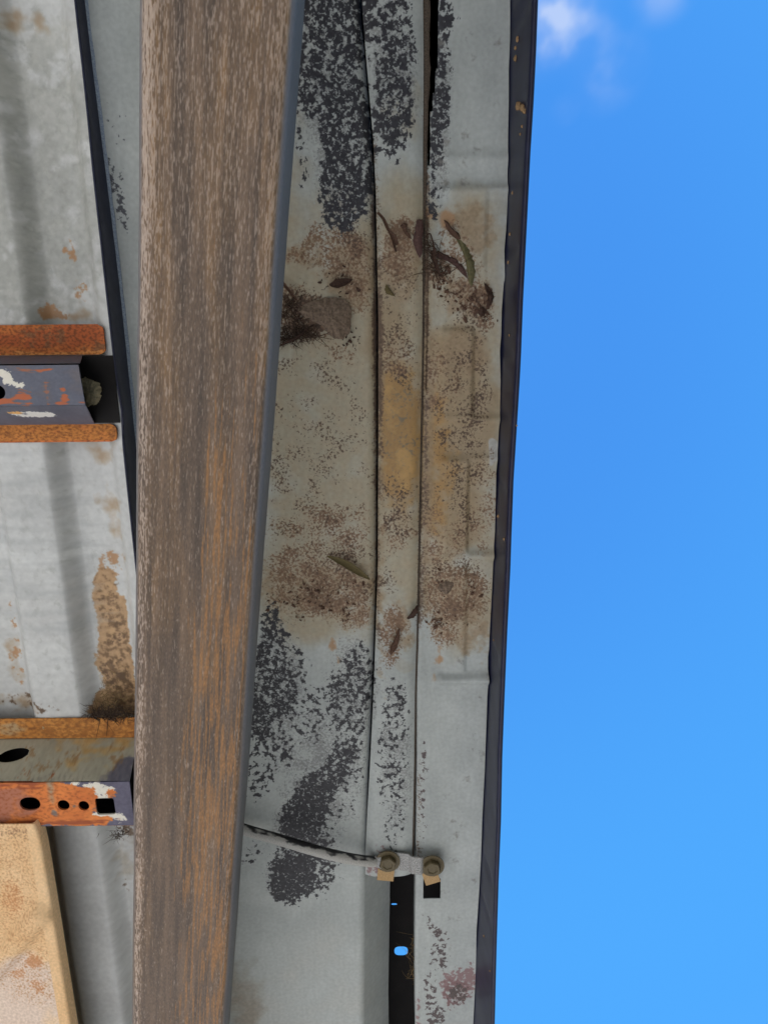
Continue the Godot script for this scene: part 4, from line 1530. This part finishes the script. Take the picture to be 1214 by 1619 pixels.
func earth_strap() -> void:
	var hb := H_STRIP - 0.006
	var b1 := pix(613, 1363, hb - 0.002)
	var b2 := pix(683, 1369, hb - 0.002)
	var t := thing("earth_strap", "grimy grey cable with flattened lug and two hex bolts at the cover strip's end", "cable", Vector3(b1.x, lev(H_STRIP), b1.z))
	# cable
	var pts := PackedVector3Array()
	var radii := PackedFloat32Array()
	var path := [[300, 1283, 0.735], [385, 1311, 0.728], [440, 1327, 0.722], [500, 1345, 0.722], [545, 1356, 0.726], [575, 1361, 0.732], [592, 1362, hb]]
	var cv := Curve3D.new()
	for k in path.size():
		var a := pix(path[maxi(0, k - 1)][0], path[maxi(0, k - 1)][1], path[maxi(0, k - 1)][2])
		var b := pix(path[mini(k + 1, path.size() - 1)][0], path[mini(k + 1, path.size() - 1)][1], path[mini(k + 1, path.size() - 1)][2])
		cv.add_point(pix(path[k][0], path[k][1], path[k][2]), (a - b) * 0.16, (b - a) * 0.16)
	var total := cv.get_baked_length()
	for k in 50:
		pts.append(cv.sample_baked(total * k / 49.0, true))
		radii.append(0.0066)
	var st := begin()
	tube(st, pts, radii, 14)
	obj("cable", st, M.cable, t)
	# crimped neck and flat lug
	st = begin()
	var neck := PackedVector3Array([pix(584, 1361.5, hb), pix(592, 1362, hb), pix(600, 1362.5, hb), pix(608, 1363, hb)])
	tube(st, neck, PackedFloat32Array([0.0068, 0.0074, 0.0088, 0.0105]), 14, 0.45)
	obj("crimp", st, M.lug, t)
	st = begin()
	var rows := []
	var uvs := []
	var u := (b2 - b1)
	for k in 33:
		var s := k / 32.0
		var c := b1 + u * s
		var bend := -0.0045 * step_between(s, 0.50, 0.80, 0.05) + 0.002
		var half := 0.0125 if s < 0.8 else 0.011
		rows.append(PackedVector3Array([c + Vector3(0, bend, half), c + Vector3(0, bend, 0), c + Vector3(0, bend, -half)]))
		uvs.append(PackedVector2Array([Vector2(0, s), Vector2(0.5, s), Vector2(1, s)]))
	sheet(st, rows, uvs, Vector3(0, 0.0022, 0))
	obj("lug", st, M.lug, t)
	hex_bolt(t, b1, 0.3)
	hex_bolt(t, b2 + Vector3(0, -0.001, 0), 0.75)
	# bent locking tabs under the washers
	for q in [[610, 1380, 13.0, 10.0, 0.10], [681, 1386, 12.0, 9.0, -0.35]]:
		st = begin()
		var c := pix(q[0], q[1], hb + 0.002)
		var ax: Vector3 = (pix(q[0] + q[2], q[1], hb) - pix(q[0], q[1], hb)).rotated(Vector3.UP, q[4])
		var az: Vector3 = (pix(q[0], q[1] + q[3], hb) - pix(q[0], q[1], hb)).rotated(Vector3.UP, q[4])
		box(st, c, ax, Vector3(0, 0.0008, 0), az + Vector3(0, -0.002, 0))
		obj("lock_tab", st, M.tab, t)


# ---------------------------------------------------------------- leaves and other litter caught on the sheets
# centre line [px, py, half width in px, lift in mm], curling edges
func leaf(called: String, label: String, line: Array, h: float, m: Material, curl := 0.3, ragged := 0.0, cross := 6) -> void:
	var mid: Array = line[line.size() / 2]
	var o := thing(called, label, "leaf" if called.ends_with("leaf") else "twig", pix(mid[0], mid[1], h), "dry leaves and twigs caught under the roof")
	var cv := Curve3D.new()
	var n := line.size()
	for k in n:
		var p := pix(line[k][0], line[k][1], h) - Vector3(0, line[k][3] * 0.001, 0)
		var a := pix(line[maxi(0, k - 1)][0], line[maxi(0, k - 1)][1], h)
		var b := pix(line[mini(n - 1, k + 1)][0], line[mini(n - 1, k + 1)][1], h)
		cv.add_point(p, (a - b) * 0.17, (b - a) * 0.17)
	var total := cv.get_baked_length()
	var q := RandomNumberGenerator.new()
	q.seed = hash(label)
	var rows := []
	var uvs := []
	var steps := 24
	for i in steps + 1:
		var s := float(i) / steps
		var c := cv.sample_baked(total * s, true)
		var c2 := cv.sample_baked(minf(total, total * s + 0.001), true)
		var c0 := cv.sample_baked(maxf(0.0, total * s - 0.001), true)
		var tdir := (c2 - c0).normalized()
		var side := tdir.cross(Vector3.UP).normalized()
		var f := s * (n - 1)
		var k := mini(int(f), n - 2)
		var hw: float = lerpf(line[k][2], line[k + 1][2], f - k) * 0.00072
		var row := PackedVector3Array()
		var uv := PackedVector2Array()
		for j in cross + 1:
			var e := j / float(cross) * 2.0 - 1.0
			var w := hw * (1.0 + (q.randf_range(-ragged, ragged) if absf(e) > 0.9 else 0.0))
			row.append(c + side * e * w + Vector3(0, -curl * hw * e * e + q.randf_range(-0.0006, 0.0006), 0))
			uv.append(Vector2(e * 0.5 + 0.5, s))
		rows.append(row)
		uvs.append(uv)
	var st := begin()
	sheet(st, rows, uvs, Vector3(0, 0.0004, 0))
	obj("blade" if called.ends_with("leaf") else "stem", st, m, o)


# a leaf or scrap given by its outline on the photograph, wrinkled and lifted off the sheet in its middle
func scrap(called: String, label: String, outline: Array, h: float, m: Material, lift: float, wrinkle: float, fold_x := INF) -> void:
	var c := Vector2.ZERO
	for p in outline:
		c += Vector2(p[0], p[1]) / outline.size()
	var o := thing(called, label, "leaf", pix(c.x, c.y, h), "dry leaves and twigs caught under the roof")
	var q := RandomNumberGenerator.new()
	q.seed = hash(label)
	var n := FastNoiseLite.new()
	n.seed = hash(label) % 1000
	n.frequency = 130.0
	n.fractal_octaves = 3
	var rim := []
	for k in outline.size():
		var a := Vector2(outline[k][0], outline[k][1])
		var b := Vector2(outline[(k + 1) % outline.size()][0], outline[(k + 1) % outline.size()][1])
		for j in 5:
			var e := a.lerp(b, j / 5.0)
			rim.append(e + (e - c).normalized() * q.randf_range(-0.9, 0.9) * minf(1.0, a.distance_to(b) * 0.12))
	var rows := []
	var uvs := []
	for r in 8:
		var s := r / 7.0
		var row := PackedVector3Array()
		var uv := PackedVector2Array()
		for k in rim.size() + 1:
			var e: Vector2 = c.lerp(rim[k % rim.size()], maxf(s, 0.02))
			var v := pix(e.x, e.y, h)
			v.y -= lift * (1.0 - s * s * 0.75) + wrinkle * n.get_noise_2d(v.x, v.z) * (0.4 + s) + (0.0012 if e.x > fold_x else 0.0)
			v.y = minf(v.y, lev(h) - 0.0002)
			row.append(v)
			uv.append(Vector2(float(k) / rim.size(), s))
		rows.append(row)
		uvs.append(uv)
	var st := begin()
	sheet(st, rows, uvs, Vector3(0, 0.0003, 0))
	obj("blade", st, m, o)


func fibres(called: String, label: String, spots: Array, h: float, count: int, m: Material, seed_: int, reach: float) -> void:
	var c := pix(spots[0][0], spots[0][1], h)
	var o := thing(called, label, "debris", c)
	var q := RandomNumberGenerator.new()
	q.seed = seed_
	var st := begin()
	for k in count:
		var s: Array = spots[q.randi() % spots.size()]
		var base := pix(s[0] + q.randfn() * s[2], s[1] + q.randfn() * s[3], h) - Vector3(0, q.randf_range(0.0, 0.004), 0)
		var dir := Vector3(q.randfn(), q.randfn() * 0.06, q.randfn()).normalized()
		var bend := Vector3(q.randfn(), q.randfn() * 0.08, q.randfn()) * 0.9
		var l := reach * q.randf_range(0.4, 1.3)
		var pts := PackedVector3Array()
		for i in 5:
			var f := i / 4.0
			pts.append(base + dir * l * f + bend * l * f * f)
		for i in 5:
			pts[i].y = minf(pts[i].y, lev(h) + 0.001)
		var r := q.randf_range(0.00015, 0.00042)
		tube(st, pts, PackedFloat32Array([r, r, r * 0.9, r * 0.7, r * 0.3]), 4)
	var mi := obj("fibres", st, m, o)
	mi.set_meta("kind", "stuff")


func flakes(called: String, label: String, spots: Array, h: float, count: int, m: Material, seed_: int, size: float) -> void:
	var o := thing(called, label, "debris", pix(spots[0][0], spots[0][1], h))
	var q := RandomNumberGenerator.new()
	q.seed = seed_
	var st := begin()
	for k in count:
		var s: Array = spots[q.randi() % spots.size()]
		var c := pix(s[0] + q.randfn() * s[2], s[1] + q.randfn() * s[3], h) - Vector3(0, q.randf_range(0.0002, 0.0016), 0)
		var r := size * exp(q.randfn() * 0.45)
		var tilt := Vector3(q.randfn() * 0.35, 1, q.randfn() * 0.35).normalized()
		var a := tilt.cross(Vector3(cos(k * 1.7), 0, sin(k * 1.7))).normalized()
		var b := tilt.cross(a)
		var ring := []
		for j in 6:
			var an := TAU * j / 6.0
			ring.append(c + (a * cos(an) + b * sin(an) * 0.55) * r * q.randf_range(0.55, 1.2))
		st.set_smooth_group(-1)
		for j in 6:
			for v in [c + tilt * r * 0.12, ring[j], ring[(j + 1) % 6]]:
				st.set_uv(Vector2.ZERO)
				st.add_vertex(v)
			for v in [c - tilt * r * 0.12, ring[(j + 1) % 6], ring[j]]:
				st.set_uv(Vector2.ZERO)
				st.add_vertex(v)
	var mi := obj("flakes", st, m, o)
	mi.set_meta("kind", "stuff")


func litter() -> void:
	scrap("broad_leaf", "broad dry mauve-brown leaf stuck to the grey panel beside the beam", [[471, 490], [480, 482], [496, 475], [514, 471], [532, 470], [546, 474], [555, 484], [557, 498], [554, 507], [556, 516], [552, 528], [543, 536], [531, 536], [521, 530], [513, 519], [505, 512], [494, 508], [482, 502]], H_PANEL - 0.001, M.leaf_mauve, 0.007, 0.0024)
	scrap("crumpled_leaf", "crumpled grey-brown leaf scrap in the dirty patch of the edge panel", [[691, 931], [696, 923], [704, 918], [711, 915], [717, 921], [716, 930], [709, 937], [703, 940], [698, 934]], H_PANEL - 0.001, M.leaf_mauve, 0.004, 0.002)
	scrap("flat_leaf", "flat maroon-brown leaf tucked under the cover strip's outer edge", [[659, 347], [668, 346], [669, 362], [668, 385], [668, 400], [663, 409], [657, 396], [652, 380], [656, 366], [657, 355]], H_STRIP - 0.001, M.leaf_maroon, 0.003, 0.0014)
	scrap("crisp_leaf", "crisp grey-green leaf caught in the open end of the navy crossbar", [[129, 600], [135, 596], [143, 599], [150, 602], [158, 605], [161, 611], [162, 618], [161, 627], [158, 634], [153, 640], [145, 640], [139, 644], [133, 638], [129, 625], [127, 612]], H_FLANGE - 0.012, M.leaf_grey, 0.006, 0.004)
	scrap("narrow_leaf", "long curved olive-green leaf blade lying on the edge panel", [[721, 379], [729, 380], [737, 388], [744, 399], [749, 413], [751, 428], [749, 442], [745, 453], [741, 447], [739, 434], [737, 420], [734, 407], [729, 395]], H_PANEL - 0.001, M.leaf_green, 0.004, 0.0012)
	scrap("curled_leaf", "reddish brown curled leaf tip above the olive leaf", [[701, 347], [706, 350], [712, 358], [718, 364], [725, 370], [729, 379], [723, 380], [716, 375], [709, 368], [704, 358]], H_PANEL - 0.001, M.leaf_brown, 0.006, 0.002)
	scrap("shrivelled_leaf", "dark shrivelled leaf near the navy folded edge", [[764, 446], [770, 451], [777, 459], [780, 469], [777, 480], [771, 489], [768, 484], [771, 475], [770, 465], [766, 456]], H_PANEL - 0.001, M.leaf_dark, 0.004, 0.0025)
	scrap("bent_leaf", "brown leaf strip running from the seam to the olive leaf", [[684, 399], [693, 397], [703, 402], [713, 404], [722, 411], [730, 419], [737, 431], [739, 441], [731, 434], [722, 424], [711, 415], [700, 410], [690, 408]], H_PANEL - 0.001, M.leaf_maroon, 0.003, 0.002)
	scrap("folded_leaf", "small folded brown leaf on the cover strip beside the maroon leaf", [[632, 357], [637, 352], [644, 354], [642, 359], [638, 360], [642, 366], [648, 372], [651, 378], [645, 376], [639, 368]], H_STRIP - 0.001, M.leaf_brown, 0.004, 0.002)
	scrap("leaf_scrap", "pointed pale brown scrap at the seam right of the broad leaf", [[610, 449], [614, 453], [619, 460], [625, 469], [618, 467], [611, 465], [608, 458]], H_STRIP - 0.001, M.leaf_olive, 0.002, 0.001)
	scrap("leaf_scrap", "small dark scrap hanging below the olive and shrivelled leaves", [[757, 488], [764, 485], [769, 490], [766, 498], [760, 501], [755, 496]], H_PANEL - 0.001, M.leaf_dark, 0.003, 0.002)
	leaf("dry_twig", "reddish stalk poking out from behind the beam by the mauve leaf", [[443, 440, 1.5, 2], [452, 452, 2.0, 4], [462, 464, 2.2, 5], [470, 474, 1.2, 3]], H_PANEL - 0.002, M.leaf_brown, 0.6)
	leaf("dry_twig", "dark bent stem under the grass clump by the beam", [[440, 548, 1.4, 3], [455, 541, 1.8, 5], [472, 533, 1.8, 5], [486, 520, 1.4, 3], [497, 513, 0.9, 2]], H_PANEL - 0.002, M.leaf_dark, 0.6)
	leaf("dry_twig", "dark stalk hanging from the seam below the root strands", [[682, 396, 2.2, 3], [686, 410, 2.6, 4], [690, 424, 2.8, 4], [695, 437, 1.4, 2]], H_PANEL - 0.002, M.leaf_dark, 0.5)
	leaf("dry_twig", "short forked stalk end on the edge panel below the bent leaf", [[693, 436, 1.2, 2], [700, 433, 1.6, 3], [705, 426, 0.8, 1]], H_PANEL - 0.001, M.leaf_brown, 0.5)
	leaf("small_leaf", "small dark brown curled leaf just above the broad mauve leaf", [[521, 450, 1, 1], [528, 450, 6, 3], [541, 447, 5, 3], [557, 442, 0.6, 1]], H_PANEL - 0.001, M.leaf_dark, 0.7)
	leaf("dry_twig", "thin brown twig with a bud end hanging on the cover strip", [[597, 336, 1.6, 1], [606, 347, 2.0, 3], [613, 362, 2.2, 4], [619, 371, 2.0, 4], [624, 380, 4.5, 4], [628, 388, 1.5, 3]], H_STRIP - 0.001, M.leaf_brown, 0.8)
	leaf("dry_twig", "short dark stalk below the twig on the cover strip", [[620, 370, 1.5, 3], [622, 384, 1.8, 3], [626, 398, 1.0, 1]], H_STRIP - 0.001, M.leaf_dark, 0.8)
	leaf("slender_leaf", "slender olive-brown leaf lying slantwise on the grey panel", [[517, 879, 0.8, 1], [530, 881, 5, 4], [546, 887, 6, 6], [563, 898, 5, 5], [585, 915, 0.6, 2]], H_PANEL - 0.001, M.leaf_olive, 0.7)
	leaf("split_leaf", "split reddish brown leaf at the lower dirty patch of the cover strip", [[631, 993, 0.8, 1], [627, 1008, 4, 4], [621, 1022, 5, 4], [617, 1034, 1, 1]], H_STRIP - 0.001, M.leaf_brown, 0.8)
	leaf("torn_leaf", "torn brown leaf scrap hanging on the seam of the cover strip", [[643, 977, 1, 1], [650, 972, 4, 3], [656, 963, 5, 4], [660, 957, 1, 1]], H_STRIP - 0.001, M.leaf_dark, 0.6, 0.2)
	leaf("hooked_leaf", "thin hooked brown stalk leaf crossing the seam beside the olive leaf", [[672, 376, 0.8, 2], [679, 370, 0.9, 4], [684, 385, 1.2, 4], [688, 403, 2.5, 3]], H_STRIP - 0.004, M.leaf_dark, 0.2)
	fibres("grass_nest", "clump of dry grass and fibres beside the broad mauve leaf", [[458, 490, 6, 10], [466, 520, 12, 8], [480, 528, 12, 5], [455, 535, 6, 4]], H_PANEL - 0.001, 260, M.fibre, 3, 0.008)
	fibres("grass_tuft", "dry grass tuft packed above the tan flange of the holed crossbar", [[172, 1124, 16, 5], [190, 1127, 12, 4], [158, 1128, 8, 4]], H_RIDGE - 0.001, 420, M.fibre, 4, 0.007)
	fibres("straw_wisp", "wisp of straw over the caked dirt on the ribbed sheet", [[172, 1095, 10, 12], [178, 1110, 14, 10]], H_RIDGE - 0.0005, 120, M.straw, 5, 0.006)
	fibres("straw_tuft", "small straw tuft poking out past the holed crossbar", [[184, 1318, 9, 4], [192, 1316, 7, 4]], H_RIDGE - 0.004, 60, M.fibre, 6, 0.007)
	fibres("root_strands", "dark root strands hanging from the seam between strip and edge panel", [[679, 392, 3, 10], [684, 410, 5, 12], [690, 425, 4, 8]], H_PANEL - 0.003, 70, M.fibre, 7, 0.012)
	fibres("cobweb_strands", "brown cobweb strands inside the open slot beside the sky hole", [[654, 1500, 3, 16], [652, 1535, 3, 8]], H_PANEL + 0.012, 60, M.straw, 12, 0.009)
	flakes("dirt_crumbs", "brown dirt crumbs round the litter on the edge panel", [[748, 470, 14, 10], [765, 495, 8, 8], [700, 440, 8, 12], [735, 480, 14, 8]], H_PANEL - 0.0005, 130, M.leaf_brown, 8, 0.0016)
	flakes("dirt_crumbs", "brown dirt crumbs scattered in the stain below the slender leaf", [[510, 935, 36, 16], [470, 945, 24, 16], [545, 955, 22, 20]], H_PANEL - 0.0005, 150, M.leaf_brown, 9, 0.0015)
	flakes("dirt_crumbs", "dark dirt crumbs round the nest beside the beam", [[470, 500, 16, 20], [540, 450, 26, 14], [550, 540, 8, 8]], H_PANEL - 0.0005, 90, M.leaf_dark, 10, 0.0014)
	flakes("dirt_crumbs", "brown dirt crumbs in the patch round the crumpled leaf scrap", [[710, 945, 18, 20], [745, 925, 10, 8], [700, 985, 12, 10]], H_PANEL - 0.0005, 110, M.leaf_brown, 11, 0.0014)
